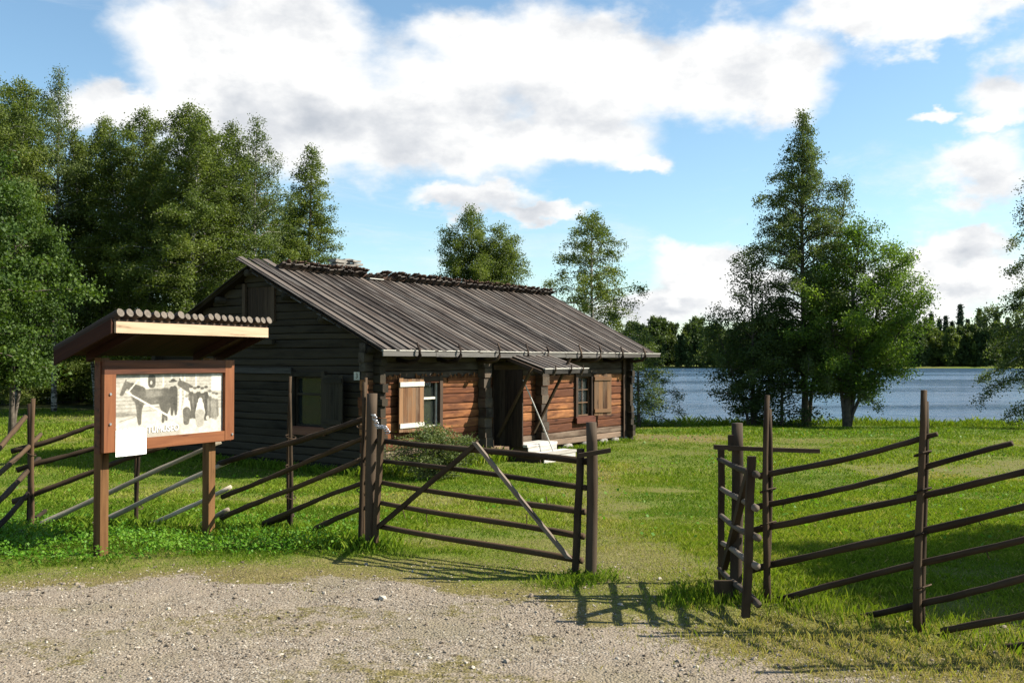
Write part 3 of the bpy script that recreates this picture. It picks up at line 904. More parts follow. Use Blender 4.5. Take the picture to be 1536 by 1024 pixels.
# narrow gate (open, seen nearly end-on)
PW = Plane(1081, 7.40, 1122, 6.38)
wg = thing('narrow_gate', ground_under(PW(1100, 900), 0), 'narrow pole gate swung open and seen nearly end-on beside the thick dark post', 'gate')
WA, WB = PW.a, PW.b
for (zr, za) in ((690, 712), (732, 762), (774, 806), (815, 845), (853, 905)):
    mb = MB()
    p0 = at(1086, zr, 7.40); p1 = at(1140, za, 6.25); p0.x = WA.x; p1.x = WB.x
    p1 = at(1133, za, 6.30)
    mb.pole(p0 - (p1 - p0).normalized() * .06, p1 + (p1 - p0).normalized() * .06, .019, .024, n=10, seg=6, bend=.008)
    mb.build('rail', M['fence_grey'], wg, smooth=True)
mb = MB(); mb.bar(at(1082, 672, 7.42), at(1082, 868, 7.42), V((.045, .0, 0)), V((0, .04, 0)), seg=4, jit=.006); mb.build('stile', M['fence_wood'], wg)
mb = MB(); mb.bar(at(1127, 684, 6.32), at(1119, 925, 6.32), V((.05, 0, 0)), V((0, .045, 0)), seg=4, jit=.006); mb.build('stile', M['fence_wood'], wg)
mb = MB(); mb.bar(at(1124, 705, 6.42), at(1086, 852, 7.3), V((.04, 0, 0)), V((0, .06, .02)), seg=4, jit=.006); mb.build('brace', M['fence_wood'], wg)

def stake_pair(parent, P, xs_, top, base, r=.022, gap=.045):
    for i, (x, tp) in enumerate(zip(xs_, top)):
        off = gap if i % 2 == 0 else -gap
        p1 = P(x, tp, off); p0 = P(x - 3 + 3 * (i % 2), base, off); p0.z = min(p0.z, g1(p0.x, p0.y)) - .06
        mb = MB(); mb.pole(p0, p1, r * 1.12, r * .75, n=8, seg=7, bend=.012, wob=.2)
        mb.build('stake', M['fence_wood'], parent, smooth=True)

def ties(parent, P, x, ylist):
    mb = MB()
    for y in ylist:
        c = P(x, y)
        ring = [c + P.n * (.075 * math.cos(a / 10 * 2 * math.pi)) + P.e * (.045 * math.sin(a / 10 * 2 * math.pi)) + ZV * (.02 * math.sin(a / 10 * 2 * math.pi)) for a in range(11)]
        mb.tube(ring, .006, 5, cap=False)
    mb.pieces('withe', M['fence_wood'], parent)
    
def rails(parent, P, lst, mat, rr=(.026, .034)):
    for it in lst:
        x0, y0, x1, y1 = it[:4]
        mt = it[4] if len(it) > 4 else mat
        ra = random.uniform(*rr); rb = ra * random.uniform(.7, .95)
        mb = MB()
        p0, p1 = P(x0, y0), P(x1, y1)
        off = P.n * random.uniform(-.006, .006)
        mb.pole(p0 + off, p1 + off, ra, rb, n=8, seg=14, bend=.011, wob=.34)
        for _ in range(random.randint(0, 2)):       # broken twig stubs
            c = p0.lerp(p1, random.random()); mb.pole(c, c + V((random.uniform(-.02, .02), random.uniform(-.03, .03), -random.uniform(.04, .10))), .005, .003, n=4, seg=2, bend=.006)
        mb.build('rail', M[mt], parent, smooth=True)

# right fence
PR_ = Plane(1150, 6.90, 1385, 6.09)
fr_ = thing('pole_fence', ground_under(PR_(1385, 940), 0), 'slanting round-pole fence right of the gateway, in front of the sunny lawn', 'fence', 'round-pole fences')
stake_pair(fr_, PR_, (1157, 1147), (594, 612), 900, .024)
stake_pair(fr_, PR_, (1387, 1380), (582, 600), 945, .026)
stake_pair(fr_, PR_, (1640, 1628), (575, 590), 985, .026)
rails(fr_, PR_, ((1140, 716, 1404, 652), (1130, 762, 1521, 667), (1128, 797, 1640, 684), (1124, 857, 1660, 727), (1155, 903, 1670, 773), (1272, 930, 1680, 830), (1410, 948, 1690, 884), (1501, 972, 1700, 930), (1600, 990, 1720, 965)),
      'fence_wood', (.020, .026))
ties(fr_, PR_, 1152, (735, 785, 850)); ties(fr_, PR_, 1384, (680, 735, 800, 880))

# left fence: board side section, then the turn by the double stake
PL1 = Plane(549, 9.05, 437, 10.0)
PL2 = Plane(437, 10.0, 205, 10.50)
PL3 = Plane(205, 10.50, 46, 10.25)
PL4 = Plane(46, 10.25, -60, 8.1)
fl = thing('pole_fence', ground_under(PL2(300, 800), 0), 'slanting round-pole fence left of the wide gate, running behind the notice board', 'fence', 'round-pole fences')
stake_pair(fl, PL1, (551, 541), (571, 566), 828, .021)
stake_pair(fl, PL2, (440, 431), (588, 566), 806, .021)
stake_pair(fl, PL2, (212, 201), (640, 630), 803, .022)
stake_pair(fl, PL3, (51, 43), (598, 606), 806, .030)
stake_pair(fl, PL4, (-52, -64), (570, 580), 880, .03)
ties(fl, PL1, 546, (640, 690, 735)); ties(fl, PL2, 436, (655, 700, 745)); ties(fl, PL3, 47, (680, 740)); ties(fl, PL2, 206, (760,))
def rail_between(x0, y0, P0, x1, y1, P1, mt='fence_wood', r=(.024, .03), off=0.):
    ra = random.uniform(*r)
    mb = MB(); mb.pole(P0(x0, y0, off), P1(x1, y1, off), ra * 1.1, ra * .85, n=8, seg=14, bend=.011, wob=.34)
    mb.build('rail', M[mt], fl, smooth=True)
for a in ((330, 697, PL2, 546, 627, PL1), (335, 744, PL2, 552, 655, PL1), (332, 778, PL2, 553, 683, PL1), (395, 783, PL2, 551, 721, PL1), (438, 806, PL2, 551, 761, PL1), (332, 804, PL2, 440, 772, PL2)):
    rail_between(*a)
for a in ((77, 813, PL3, 350, 691, PL2, 'fence_pale'), (170, 811, PL3, 348, 730, PL2, 'fence_pale'), (258, 810, PL2, 342, 765, PL2, 'fence_pale'), (8, 808, PL3, 330, 664, PL2, 'fence_pale'),
          (17, 677, PL3, 148, 637, PL3), (24, 706, PL3, 150, 668, PL3), (18, 751, PL3, 250, 668, PL2), (150, 668, PL3, 300, 625, PL2)):
    rail_between(*a)
for a in ((-62, 740, PL4, 36, 627, PL4), (-60, 765, PL4, 62, 650, PL4), (-62, 812, PL4, 60, 687, PL4), (-60, 850, PL4, 40, 741, PL4), (-60, 868, PL4, 68, 767, PL4)):
    rail_between(*a)

# ------------------------------------------------------------------ notice board
A0 = V((-3.652, 8.5, 0)); BE = V((-2.883 + 3.652, 1.5, 0)).normalized(); BN = V((BE.y, -BE.x, 0)); BL = 1.60; A0 = A0 + BE * .035
def Bd(l, w, z): return A0 + BE * l + BN * w + ZV * z
board = thing('notice_board', Bd(.8, 0, g1(-3.2, 9.2)), 'reddish-stained wooden notice board on two posts under its own little pole roof', 'notice board')
for l in (.06, 1.37):
    b_ = Bd(l + .05, -.1, 0)
    mb = MB(); mb.prism(Bd(l, -.14, g1(b_.x, b_.y) - .1), ZV * (1.72 - g1(b_.x, b_.y) + .1), BE * .088, BN * .088, seg=4)
    mb.build('post', M['stain_post'], board)
mb = MB()
z0, z1 = .885, 1.70
fw = .125
mb.prism(Bd(0, .02, z0), ZV * (z1 - z0 - fw), BE * fw, BN * .04, tint=.75); mb.prism(Bd(BL - fw, .02, z0 + .004), ZV * (z1 - z0 - .004), BE * fw, BN * .042, tint=.8)
mb.prism(Bd(fw, .02, z0), BE * (BL - 2 * fw), ZV * .10, BN * .038, tint=.85); mb.prism(Bd(0, .02, z1 - fw), BE * (BL - fw), ZV * fw, BN * .041, tint=.0)  # top board tinted darkest to paint in the roof's shade
mb.prism(Bd(-.012, -.048, z0 - .01), BE * .03, ZV * (z1 - z0), BN * .067, tint=.1); mb.prism(Bd(.02, -.048, z0 - .01), BE * (BL - .02), ZV * .03, BN * .066, tint=.2)  # left side tinted dark in place of its shade
mb.build('frame', M['stain_wood'], board)
mb = MB(); mb.prism(Bd(.02, -.045, z0 + .02), BE * (BL - .03), ZV * (z1 - z0 - .03), BN * .03)
mb.build('back_panel', M['dark_wood'], board)

# the old photograph behind glass: one printed sheet
PX0, PX1, PZ0, PZ1 = fw, BL - fw, z0 + .10, z1 - fw
def Pp(x, y, off): return Bd(PX0 + (PX1 - PX0) * x, .022 + off, PZ0 + (PZ1 - PZ0) * (1 - y))
m, t, b = new_mat('photo_print', .45, .35)
ti = t.attr('tint').outputs['Fac']
t.set(b.inputs['Base Color'], t.ramp(ti, [(0, (.022, .020, .016)), (.3, (.095, .087, .071)), (.6, (.26, .242, .203)), (1, (.56, .535, .47))]))
M['photo_print'] = m
# the faded picture is laid out as tone on a fine grid: 1112 x 650 units, a horse led past a log house and a family beside it
NXP, NYP = 300, 176
gxp, gyp = np.meshgrid(np.linspace(0, 1112, NXP), np.linspace(0, 650, NYP), indexing='ij')
tone = np.full(gxp.shape, .80)
def blend(mask, val):
    global tone
    tone = tone * (1 - mask) + val * mask
def blob(cx, cy, rx, ry, val, soft=.3, rot=0.):
    c_, s_ = math.cos(rot), math.sin(rot)
    dx, dy = gxp - cx, gyp - cy
    r = np.hypot((dx * c_ + dy * s_) / rx, (-dx * s_ + dy * c_) / ry)
    blend(sstep((1 + soft / 2 - r) / soft), val)
def limb(x0, y0, x1, y1, r0, r1, val, soft=6.):
    vx, vy = x1 - x0, y1 - y0
    k = np.clip(((gxp - x0) * vx + (gyp - y0) * vy) / (vx * vx + vy * vy), 0, 1)
    dd = np.hypot(gxp - x0 - k * vx, gyp - y0 - k * vy) - (r0 + (r1 - r0) * k)
    blend(sstep((soft / 2 - dd) / soft), val)
blend(sstep((395 - gyp) / 30), .70)
blend(sstep((395 - gyp) / 10) * (np.sin(gyp * .17) > .72) * .6, .50)                  # siding
for X in (470, 555, 650, 690, 810): limb(X, 0, X + 6, 330, 8, 8, .88)
limb(305, 10, 305, 150, 60, 60, .86); limb(358, 40, 358, 110, 36, 36, .18); blob(352, 92, 12, 20, .75)
blend(sstep((gxp - 975) / 16) * sstep((1105 - gxp) / 10) * sstep((205 - gyp) / 20), .98)  # bright doorway
blend(sstep((18 - gyp) / 16), .38)
limb(250, 330, 470, 320, 10, 8, .86); limb(10, 400, 230, 410, 26, 14, .45, 30)
# horse
for (x0, y0, x1, y1, r0, r1) in ((232, 280, 246, 500, 34, 13), (262, 290, 226, 420, 30, 12), (226, 420, 240, 505, 12, 12), (470, 300, 480, 410, 44, 20), (480, 410, 470, 500, 18, 13), (520, 300, 500, 420, 40, 16), (500, 420, 505, 480, 14, 12)):
    limb(x0, y0, x1, y1, r0, r1, .25, 8)
blob(370, 235, 165, 82, .30, .25); blob(235, 215, 72, 82, .27, .3); blob(490, 235, 70, 88, .24, .3); blob(370, 205, 110, 36, .40, .9)
limb(240, 180, 130, 110, 62, 30, .27, 10); limb(118, 100, 74, 200, 27, 16, .28, 8); limb(108, 80, 114, 55, 9, 4, .25); limb(170, 108, 232, 150, 20, 26, .18, 10)
limb(545, 210, 560, 380, 14, 6, .2, 10)
limb(112, 175, 575, 475, 7, 10, .93); limb(130, 185, 228, 60, 6, 6, .92); limb(575, 475, 640, 430, 9, 9, .92); limb(640, 430, 648, 165, 9, 8, .93)
limb(60, 470, 200, 430, 5, 5, .55, 8)
# man in a dark coat and hat, second horse
limb(575, 170, 580, 350, 42, 36, .16); limb(565, 350, 560, 430, 18, 12, .18); limb(598, 350, 600, 430, 18, 12, .18); blob(568, 108, 23, 30, .64); limb(538, 86, 600, 80, 8, 8, .12); blob(570, 72, 24, 16, .12)
limb(650, 110, 720, 150, 34, 42, .24, 10); limb(640, 60, 645, 90, 8, 8, .2); limb(700, 120, 735, 190, 22, 16, .25)
# family group
prs = random.Random(4)
for (X, Y, wd, H, tn) in ((760, 160, 38, 330, .2), (800, 175, 36, 320, .24), (838, 165, 42, 340, .15), (882, 180, 36, 330, .2), (922, 168, 42, 350, .14), (965, 215, 32, 290, .34), (1005, 235, 30, 280, .42), (1040, 245, 28, 260, .36)):
    limb(X, Y + 65, X, Y + H - 40, wd * .72, wd, tn, 12); blob(X, Y + 8, 21, 30, .76); blob(X, Y - 14, 21, 14, tn * .8 + .05, .5); limb(X - wd * .6, Y + 80, X - wd * .4, Y + 190, 12, 9, tn + .12, 8)
limb(712, 315, 712, 385, 34, 46, .88, 8); limb(712, 400, 712, 520, 40, 32, .3, 8); blob(712, 265, 20, 28, .86); blob(712, 246, 20, 12, .5, .5)
limb(860, 340, 860, 430, 36, 54, .96, 8); limb(856, 440, 856, 545, 52, 44, .62, 12); blob(860, 298, 24, 30, .94); blob(940, 490, 18, 24, .78); limb(1010, 330, 1030, 500, 24, 20, .5, 14)
tone += (fbm(gxp / 34, gyp / 34, 5, 4) - .5) * .22 + (fbm(gxp / 9, gyp / 9, 9, 3) - .5) * .24
blend(sstep((gyp - 520) / 40) * sstep((700 - gxp) / 90) * .55, .52)
for _ in range(1):
    tone = (tone + np.roll(tone, 1, 0) + np.roll(tone, 1, 1) + np.roll(tone, (1, 1), (0, 1))) / 4
pv = np.array(Pp(0, 0, .002))[None, None] + np.array(Pp(1, 0, .002) - Pp(0, 0, .002))[None, None] * (gxp / 1112)[..., None] + np.array(Pp(0, 1, .002) - Pp(0, 0, .002))[None, None] * (gyp / 650)[..., None]
pi_ = np.arange(NXP * NYP).reshape(NXP, NYP)
pf = np.stack([pi_[:-1, :-1].ravel(), pi_[:-1, 1:].ravel(), pi_[1:, 1:].ravel(), pi_[1:, :-1].ravel()], 1)
me = np_mesh('photo_print', pv.reshape(-1, 3) - np.array(board.location), pf, 4, np.clip(tone, 0, 1).ravel(), M['photo_print'])
photo = link('photo_print', me, board)
text('KOTISEUTUMUSEO', .085, face_mtx(Pp(.30, .885, .007), BE, ZV), M['paper'], photo, 'lettering', .0005)
# bolt heads
mb = MB()
for (l, z) in ((BL - .03, z0 + .06), (.06, z0 + .25), (.06, z1 - .3)):
    mb.tube([Bd(l, .06, z), Bd(l, .072, z)], .012, 8)
mb.pieces('bolt', M['metal'], board)
# its roof: high at the front, poles running back
RZ, RD = 2.03, .72
def Br(l, k, lift=0.):      # k 0 = front, 1 = back
    return Bd(l, .36 - RD * k, RZ - .275 * k + lift)
mb = MB()
dk = Br(0, 1) - Br(0, 0)
mb.prism(Br(-.17, 0.02, -.02), dk * .96, BE * 1.92, ZV * .025, seg=1)
roofb = mb.build('roof', M['stain_shaded'], board)
mb = MB(); mb.prism(Br(-.17, -.0, .004), dk * 1.02, BE * 1.92, ZV * .018); mb.build('roof_felt', M['roof_pole'], roofb)
l = -.165; k = 0
while l < 1.72:
    r = .030 + random.random() * .009
    mb = MB(); f0 = -.05 - random.random() * .04
    zc = .022 + r
    mb.tube([Br(l + r, f0, zc), Br(l + r + random.uniform(-.006, .006), .5, zc), Br(l + r, 1.06, zc)], r, 10, wob=.08)
    mb.mi[-2] = 1
    mb.build('roof_pole', [M['roof_pole'], M['pole_end']], roofb)
    l += 2 * r + random.uniform(.018, .03); k += 1
mb = MB(); mb.prism(Br(-.16, 0, -.098) + BN * .004, BE * 1.90, ZV * .098, BN * .024); mb.build('fascia', M['fresh_wood'], roofb)
for l in (-.19, 1.735):
    mb = MB(); mb.prism(Br(l, .0, -.10), dk * 1.0, ZV * .12, BE * .022); mb.build('barge_board', M['stain_shaded'], roofb)
mb = MB()
for l in (.09, 1.38): mb.prism(Br(l, .05, -.10), dk * .85, ZV * .078, BE * .06)
mb.pieces('rafter', M['stain_shaded'], roofb)
# notice sheet taped to the lower left corner
p0 = Bd(PX0 + .005, .064, z0 - .035)
mb = MB()
n = 6; vs = []; fs = []
for i in range(n + 1):
    for j in range(n + 1):
        a, c = i / n, j / n
        vs.append(Bd(PX0 - .005 + .345 * a, .0665 + .006 * (1 - c) * math.sin(a * 3), z0 - .045 + .235 * c))
for i in range(n):
    for j in range(n):
        fs.append((i * (n + 1) + j, (i + 1) * (n + 1) + j, (i + 1) * (n + 1) + j + 1, i * (n + 1) + j + 1))
mb.add(vs, fs)
mb.v = [tuple(V(v)) for v in mb.v]
o = mb.build('notice_sheet', M['paper'], None)
sol = o.modifiers.new('thickness', 'SOLIDIFY'); sol.thickness = .0015
tag(o, 'blank white paper sheet fixed over the lower left corner of the notice board', 'notice')

# ------------------------------------------------------------------ vegetation helpers
def rand_unit(n, rng):
    v = rng.normal(size=(n, 3)); return v / np.linalg.norm(v, axis=1, keepdims=True)

def leaf_mesh(name, pos, size, tint, mat, rng, down=.0, wide=.55, flatz=0.):
    n = len(pos)
    a = rand_unit(n, rng); a[:, 2] -= down; a /= np.linalg.norm(a, axis=1, keepdims=True)
    c = rand_unit(n, rng); c[:, 2] += flatz * np.sign(c[:, 2] + 1e-6)
    b = np.cross(a, c); b /= np.linalg.norm(b, axis=1, keepdims=True) + 1e-9
    L = size[:, None]
    v = np.empty((n, 4, 3))
    v[:, 0] = pos - a * L * .5; v[:, 2] = pos + a * L * .5
    v[:, 1] = pos + b * L * wide * .5 + a * L * .05; v[:, 3] = pos - b * L * wide * .5 + a * L * .05
    return np_mesh(name, v.reshape(-1, 3), np.arange(n * 4).reshape(n, 4), 4, np.repeat(np.clip(tint, 0, 1), 4), mat)

def grow_tree(seed, H, r0, cb, prof, nb, e0, e1, droop, twig_m, leaves_t, leaf, leafmat_, bark, twig_len=(.3, .8), hang=.6, spread=.10, lean=(0, 0),
              stems=None, top_pow=1.0, patch=.35, flatz=0., wide=.55, up_bias=0.):
    """returns (trunk mesh, crown mesh). stems: list of (dx, dy, height, radius scale, crown scale, lean_x)"""
    rng = np.random.default_rng(seed); rs = random.Random(seed)
    wood_mb = MB(); random.seed(seed)
    TS, TE, TT = [], [], []
    for (dx, dy, h_, rsc, csc, lx, ly) in (stems or [(0, 0, H, 1., 1., lean[0], lean[1])]):
        np_ = 10
        ph = rs.random() * 6
        path, rad = [], []
        for i in range(np_ + 1):
            k = i / np_
            path.append(V((dx * min(1, k * 1.0 + .15) + lx * k ** 1.3 + .012 * h_ * math.sin(k * 4 + ph) * k, dy * min(1, k + .15) + ly * k ** 1.3 + .012 * h_ * math.cos(k * 3.3 + ph) * k, h_ * k - (.25 if i == 0 else 0))))
            rad.append(r0 * rsc * ((1 - k) ** .85 * .93 + .05) * (1.25 if i == 0 else 1))
        wood_mb.tube(path, rad, 8, wob=.06)
        def trunk_at(f):
            x = f * np_; i = min(np_ - 1, int(x)); return path[i].lerp(path[i + 1], x - i), rad[i] + (rad[i + 1] - rad[i]) * (x - i)
        nbr = max(8, int(nb * csc * h_ / H))
        base_f = cb * H / h_ if h_ < H else cb
        for i in range(nbr):
            f = (i + rs.random()) / nbr
            hf = base_f + (0.985 - base_f) * f ** top_pow
            az = i * 2.39996 + rs.uniform(-.5, .5)
            p, tr = trunk_at(hf)
            lump = 1 + patch * mnoise.noise(V((math.cos(az) * 1.3, math.sin(az) * 1.3, hf * 6 + seed)))* 1.6
            Rl = prof(f) * csc * rs.uniform(.72, 1.1) * max(.25, lump)
            if Rl < .12: Rl = .12
            el = e0 + (e1 - e0) * f + rs.uniform(-.14, .14)
            d = V((math.cos(az) * math.cos(el), math.sin(az) * math.cos(el), math.sin(el)))
            bp = [p]
            ns = 5
            for k in range(1, ns + 1):
                kk = k / ns
                q = p + d * Rl * kk + V((0, 0, -droop * Rl * kk * kk + up_bias * Rl * kk * kk))
                q += V((rs.uniform(-1, 1), rs.uniform(-1, 1), rs.uniform(-1, 1))) * .035 * Rl
                bp.append(q)
            br = min(tr * .5, .008 + .011 * Rl)
            wood_mb.tube(bp, [br * (1 - .85 * k / ns) + .002 for k in range(ns + 1)], 4, cap=False)
            ntw = max(3, int(Rl * twig_m * rs.uniform(.8, 1.2)))
            for j in range(ntw):
                tt = (0.12 + .88 * rs.random() ** .75)
                x = tt * ns; ii = min(ns - 1, int(x)); q = bp[ii].lerp(bp[ii + 1], x - ii)
                ang = rs.uniform(0, 6.283); tl = rs.uniform(*twig_len) * (1 - .35 * f)
                dd = V((math.cos(ang), math.sin(ang), rs.uniform(-.25, .5))) + d * .6
                dd.normalize(); dd = dd * (1 - hang) + V((0, 0, -1)) * hang * rs.uniform(.2, 1)
                TS.append(q); TE.append(q + dd * tl); TT.append((mnoise.noise(V((q.x * .55, q.y * .55, q.z * .45 + seed))) * .45 + .5 + rs.uniform(-.12, .12)))
    TS = np.array([tuple(q) for q in TS]); TE = np.array([tuple(q) for q in TE]); TT = np.array(TT)
    nt = len(TS)
    cnt = leaves_t
    id_ = np.repeat(np.arange(nt), cnt)
    k = rng.random(len(id_))[:, None] ** .8
    pos = TS[id_] * (1 - k) + TE[id_] * k + rng.normal(size=(len(id_), 3)) * spread
    size = leaf * rng.uniform(.65, 1.25, len(id_))
    tint = TT[id_] + rng.normal(size=len(id_)) * .13
    pos[:, 2] = np.maximum(pos[:, 2], .12)
    crown = leaf_mesh('crown', pos, size, tint, leafmat_, rng, down=hang * .6, wide=wide, flatz=flatz)
    wm = bpy.data.meshes.new('trunk')
    wm.from_pydata(wood_mb.v, [], wood_mb.f)
    finish(wm, None, None, bark, None, True)
    return wm, crown

def tree(name, meshes, loc, label, cat='tree', group=None, rotz=0., scale=1.):
    o = thing(name, loc, label, cat, group)
    o.rotation_euler = (0, 0, rotz); o.scale = (scale,) * 3 if not hasattr(scale, '__len__') else scale
    link('trunk', meshes[0], o); link('crown', meshes[1], o)
    return o

def spot(px, d, sink=.0):
    x = (px - CXP) / F_PX * d
    return V((x, d, g1(x, d) - sink))

birch_prof = lambda w, b=.42: (lambda f: w * ((1 - f) ** .82) * min(1, b + f * 3.2) + .16)
oval_prof = lambda w: (lambda f: w * (math.sin(math.pi * min(1, .16 + f * .84)) ** .7) + .1)

# --- shore trees, right
T = {}
me_ = grow_tree(11, 14.6, .17, .10, (lambda f: 4.7 * ((1 - f) ** .74) * min(1, .62 + f * 3.2) + .15), 165, .5, .95, .55, 9, 24, .098, M['birch_leaf_cool'], M['bark_dark'], hang=.68, spread=.13,
                stems=[(0, 0, 14.6, 1., 1., 0, 0), (1.0, .3, 11.5, .6, .5, 1.0, 0)], patch=.5)
tree('birch_tree', me_, spot(1207, 44.2), 'tallest birch on the lake shore, with a pointed two-topped crown', group='birches on the lake shore')
me_ = grow_tree(12, 8.9, .22, .14, oval_prof(3.3), 64, .25, .95, .15, 10, 27, .11, M['bright_leaf'], M['bark_dark'], hang=.25, spread=.16, twig_len=(.35, .95),
                stems=[(0, 0, 8.9, .8, .85, .7, 0), (.5, .2, 8.0, .6, .75, 1.9, .2), (-.3, 0, 6.6, .5, .5, -.6, .2), (.4, -.2, 6.0, .4, .6, 2.9, -.4)], patch=.6)
tree('alder_tree', me_, spot(1269, 42.6), 'bushy bright green tree with a short forking trunk, right beside the tallest shore birch')
me_ = grow_tree(13, 7.3, .10, .04, oval_prof(1.9), 44, .2, 1.0, .15, 10, 20, .115, M['dark_leaf'], M['bark_dark'], hang=.3, spread=.16,
                stems=[(0, 0, 8.2, 1, .9, .1, 0), (-.8, 0, 5.0, .7, .95, -1.0, 0), (.6, .1, 5.6, .7, .8, .6, 0)], patch=.5)
tree('willow_shrub', me_, spot(1128, 44.0), 'dark dense shrub with several stems at the left foot of the tallest shore birch', 'shrub')
me_ = grow_tree(14, 4.9, .07, .03, oval_prof(1.5), 36, .1, .9, .2, 10, 18, .11, M['dark_leaf'], M['bark_dark'], hang=.3, spread=.16, patch=.5)
tree('willow_shrub', me_, spot(1172, 43.4), 'low dark shrub under the crown of the tallest shore birch', 'shrub', scale=(1.25, 1.1, .95))
me_ = grow_tree(15, 13.2, .16, .07, birch_prof(4.0, .5), 125, .10, .65, .45, 10, 30, .098, M['birch_leaf_cool'], M['bark_birch'], hang=.65, spread=.13, patch=.5)
tree('birch_tree', me_, spot(1590, 40.0), 'birch cut off by the right edge, low branches hanging over the water', group='birches on the lake shore')

# --- trees behind the house
me_ = grow_tree(16, 11.6, .14, .1, oval_prof(3.1), 95, .25, .75, .40, 8, 25, .105, M['birch_leaf'], M['bark_birch'], hang=.72, spread=.13, twig_len=(.4, 1.1), patch=.6, top_pow=.9)
tree('birch_tree', me_, spot(890, 45.6), 'loose drooping birch rising behind the far right end of the cabin roof', group='birches on the lake shore', scale=(.95, .95, .87))
me_ = grow_tree(17, 5.8, .09, .05, oval_prof(2.3), 46, -.05, .7, .35, 9, 24, .10, M['birch_leaf_cool'], M['bark_dark'], hang=.5, spread=.14, patch=.6)
tree('willow_shrub', me_, spot(958, 43.0), 'spreading shrub with arching twigs over the water at the right end of the cabin', 'shrub', scale=(.95, 1, .72))
me_ = grow_tree(18, 11.6, .15, .14, oval_prof(2.9), 100, .35, .9, .3, 9, 25, .105, M['birch_leaf'], M['bark_dark'], hang=.5, spread=.15, patch=.5,
                stems=[(0, 0, 11.6, 1, .9, -.1, 0), (.8, 0, 10.6, .7, .8, .8, 0), (-.8, .2, 10.4, .7, .8, -.8, 0), (1.1, .3, 9.9, .7, .85, .9, 0), (.3, -.2, 9.6, .6, .8, .35, 0)])
tree('birch_tree', me_, spot(712, 55), 'rounded green tree standing alone above the middle of the cabin ridge', group='trees behind the cabin')

# --- birch wood at left: five kinds of crown reused
P1 = grow_tree(21, 15.0, .15, .14, oval_prof(2.5), 120, .35, .85, .40, 9, 26, .105, M['birch_leaf'], M['bark_birch'], hang=.62, spread=.14, patch=.6, top_pow=.85,
               stems=[(0, 0, 15, 1, .9, .2, 0), (.5, .3, 13.8, .7, .7, .9, .3), (-.5, .2, 13.0, .7, .7, -.9, 0)])
P2 = grow_tree(22, 15.0, .15, .18, oval_prof(2.8), 120, .4, .9, .40, 9, 26, .105, M['birch_leaf'], M['bark_birch'], hang=.66, spread=.14, patch=.6, top_pow=.85,
               stems=[(0, 0, 15, 1, .95, -.2, 0), (.8, -.2, 14.1, .7, .7, .8, .3), (-.3, .4, 13.6, .6, .6, -1.2, .2)])
P3 = grow_tree(23, 15.0, .13, .2, oval_prof(2.0), 95, .4, .9, .35, 8, 22, .10, M['birch_leaf_cool'], M['bark_birch'], hang=.55, spread=.15, patch=.75)
P4 = grow_tree(24, 15.0, .15, .06, birch_prof(3.5, .8), 130, .2, .65, .25, 11, 30, .11, M['birch_leaf'], M['bark_dark'], hang=.35, spread=.14, patch=.4)
P5 = grow_tree(25, 12.0, .17, .20, oval_prof(3.4), 80, .15, .8, .25, 8, 26, .14, M['broad_leaf'], M['bark_dark'], hang=.3, spread=.2, twig_len=(.4, 1.0), patch=.55, wide=.75,
               stems=[(0, 0, 12, 1, 1, .3, 0), (.5, .3, 9.5, .7, .7, 1.6, .5)])
left = [  # px, distance, top y, mesh, rot, width factor, label
    (-28, 40, 90, P1, .3, 1.0, 'birch at the very left edge of the photo, reaching near its top corner'),
    (82, 45, 100, P3, 1.2, .85, 'tallest thin-topped birch at left, standing clear against the blue sky'),
    (22, 47, 118, P2, 2.0, 1.0, 'dense birch just left of the tall thin-topped one'),
    (150, 47, 172, P2, 4.0, 1.05, 'birch next right of the tall thin-topped one, with a rounded top'),
    (212, 45, 160, P1, 2.6, 1.05, 'birch with a narrow light green top above the notice board roof'),
    (288, 43, 152, P2, 5.1, 1.15, 'broad dense birch forming the rounded highest top of the wood left of the cabin'),
    (345, 46, 182, P1, .9, 1.0, 'birch with a lower top beside the broad dense one'),
    (384, 45, 172, P3, 3.3, .95, 'birch with thin ragged bare top twigs at the right end of the wood'),
    (462, 50, 216, P4, .4, 1.1, 'conical dark green tree standing over the left end of the cabin ridge'),
    (432, 56, 300, P2, 1.5, .9, 'lower tree between the wood and the conical tree over the cabin ridge'),
    (120, 55, 215, P4, 2.2, 1.2, 'dark dense tree in the second row behind the notice board, left one'),
    (245, 56, 225, P4, 3.9, 1.2, 'dark dense tree in the second row behind the notice board, middle one'),
    (325, 57, 240, P4, 5.0, 1.2, 'dark dense tree in the second row behind the notice board, right one'),
    (20, 58, 200, P4, .8, 1.2, 'dark dense tree deep in the wood at the left edge'),
]
for (px, d, top, pm_, rz, wf_, lab) in left:
    p = spot(px, d); Hh = at(px, top, d).z - p.z
    k = Hh / 15.0
    tree('birch_tree' if pm_ is not P4 else 'broadleaf_tree', pm_, p, lab, group='wood at the left behind the notice board', rotz=rz, scale=(k * wf_, k * wf_, k))
for (px, d, top, rz, sc, lab) in ((18, 31, 275, .5, .85, 'leafy bright green maple-like tree at the left edge, nearest of the wood'), (-95, 27, 150, 2.5, 1.1, 'leafy green tree cut by the left edge with only branch tips in view')):
    p = spot(px, d); k = (at(px, top, d).z - p.z) / 12.0
    tree('maple_tree', P5, p, lab, group='leafy trees at the left edge', rotz=rz, scale=(k * .92 * sc, k * .92 * sc, k))
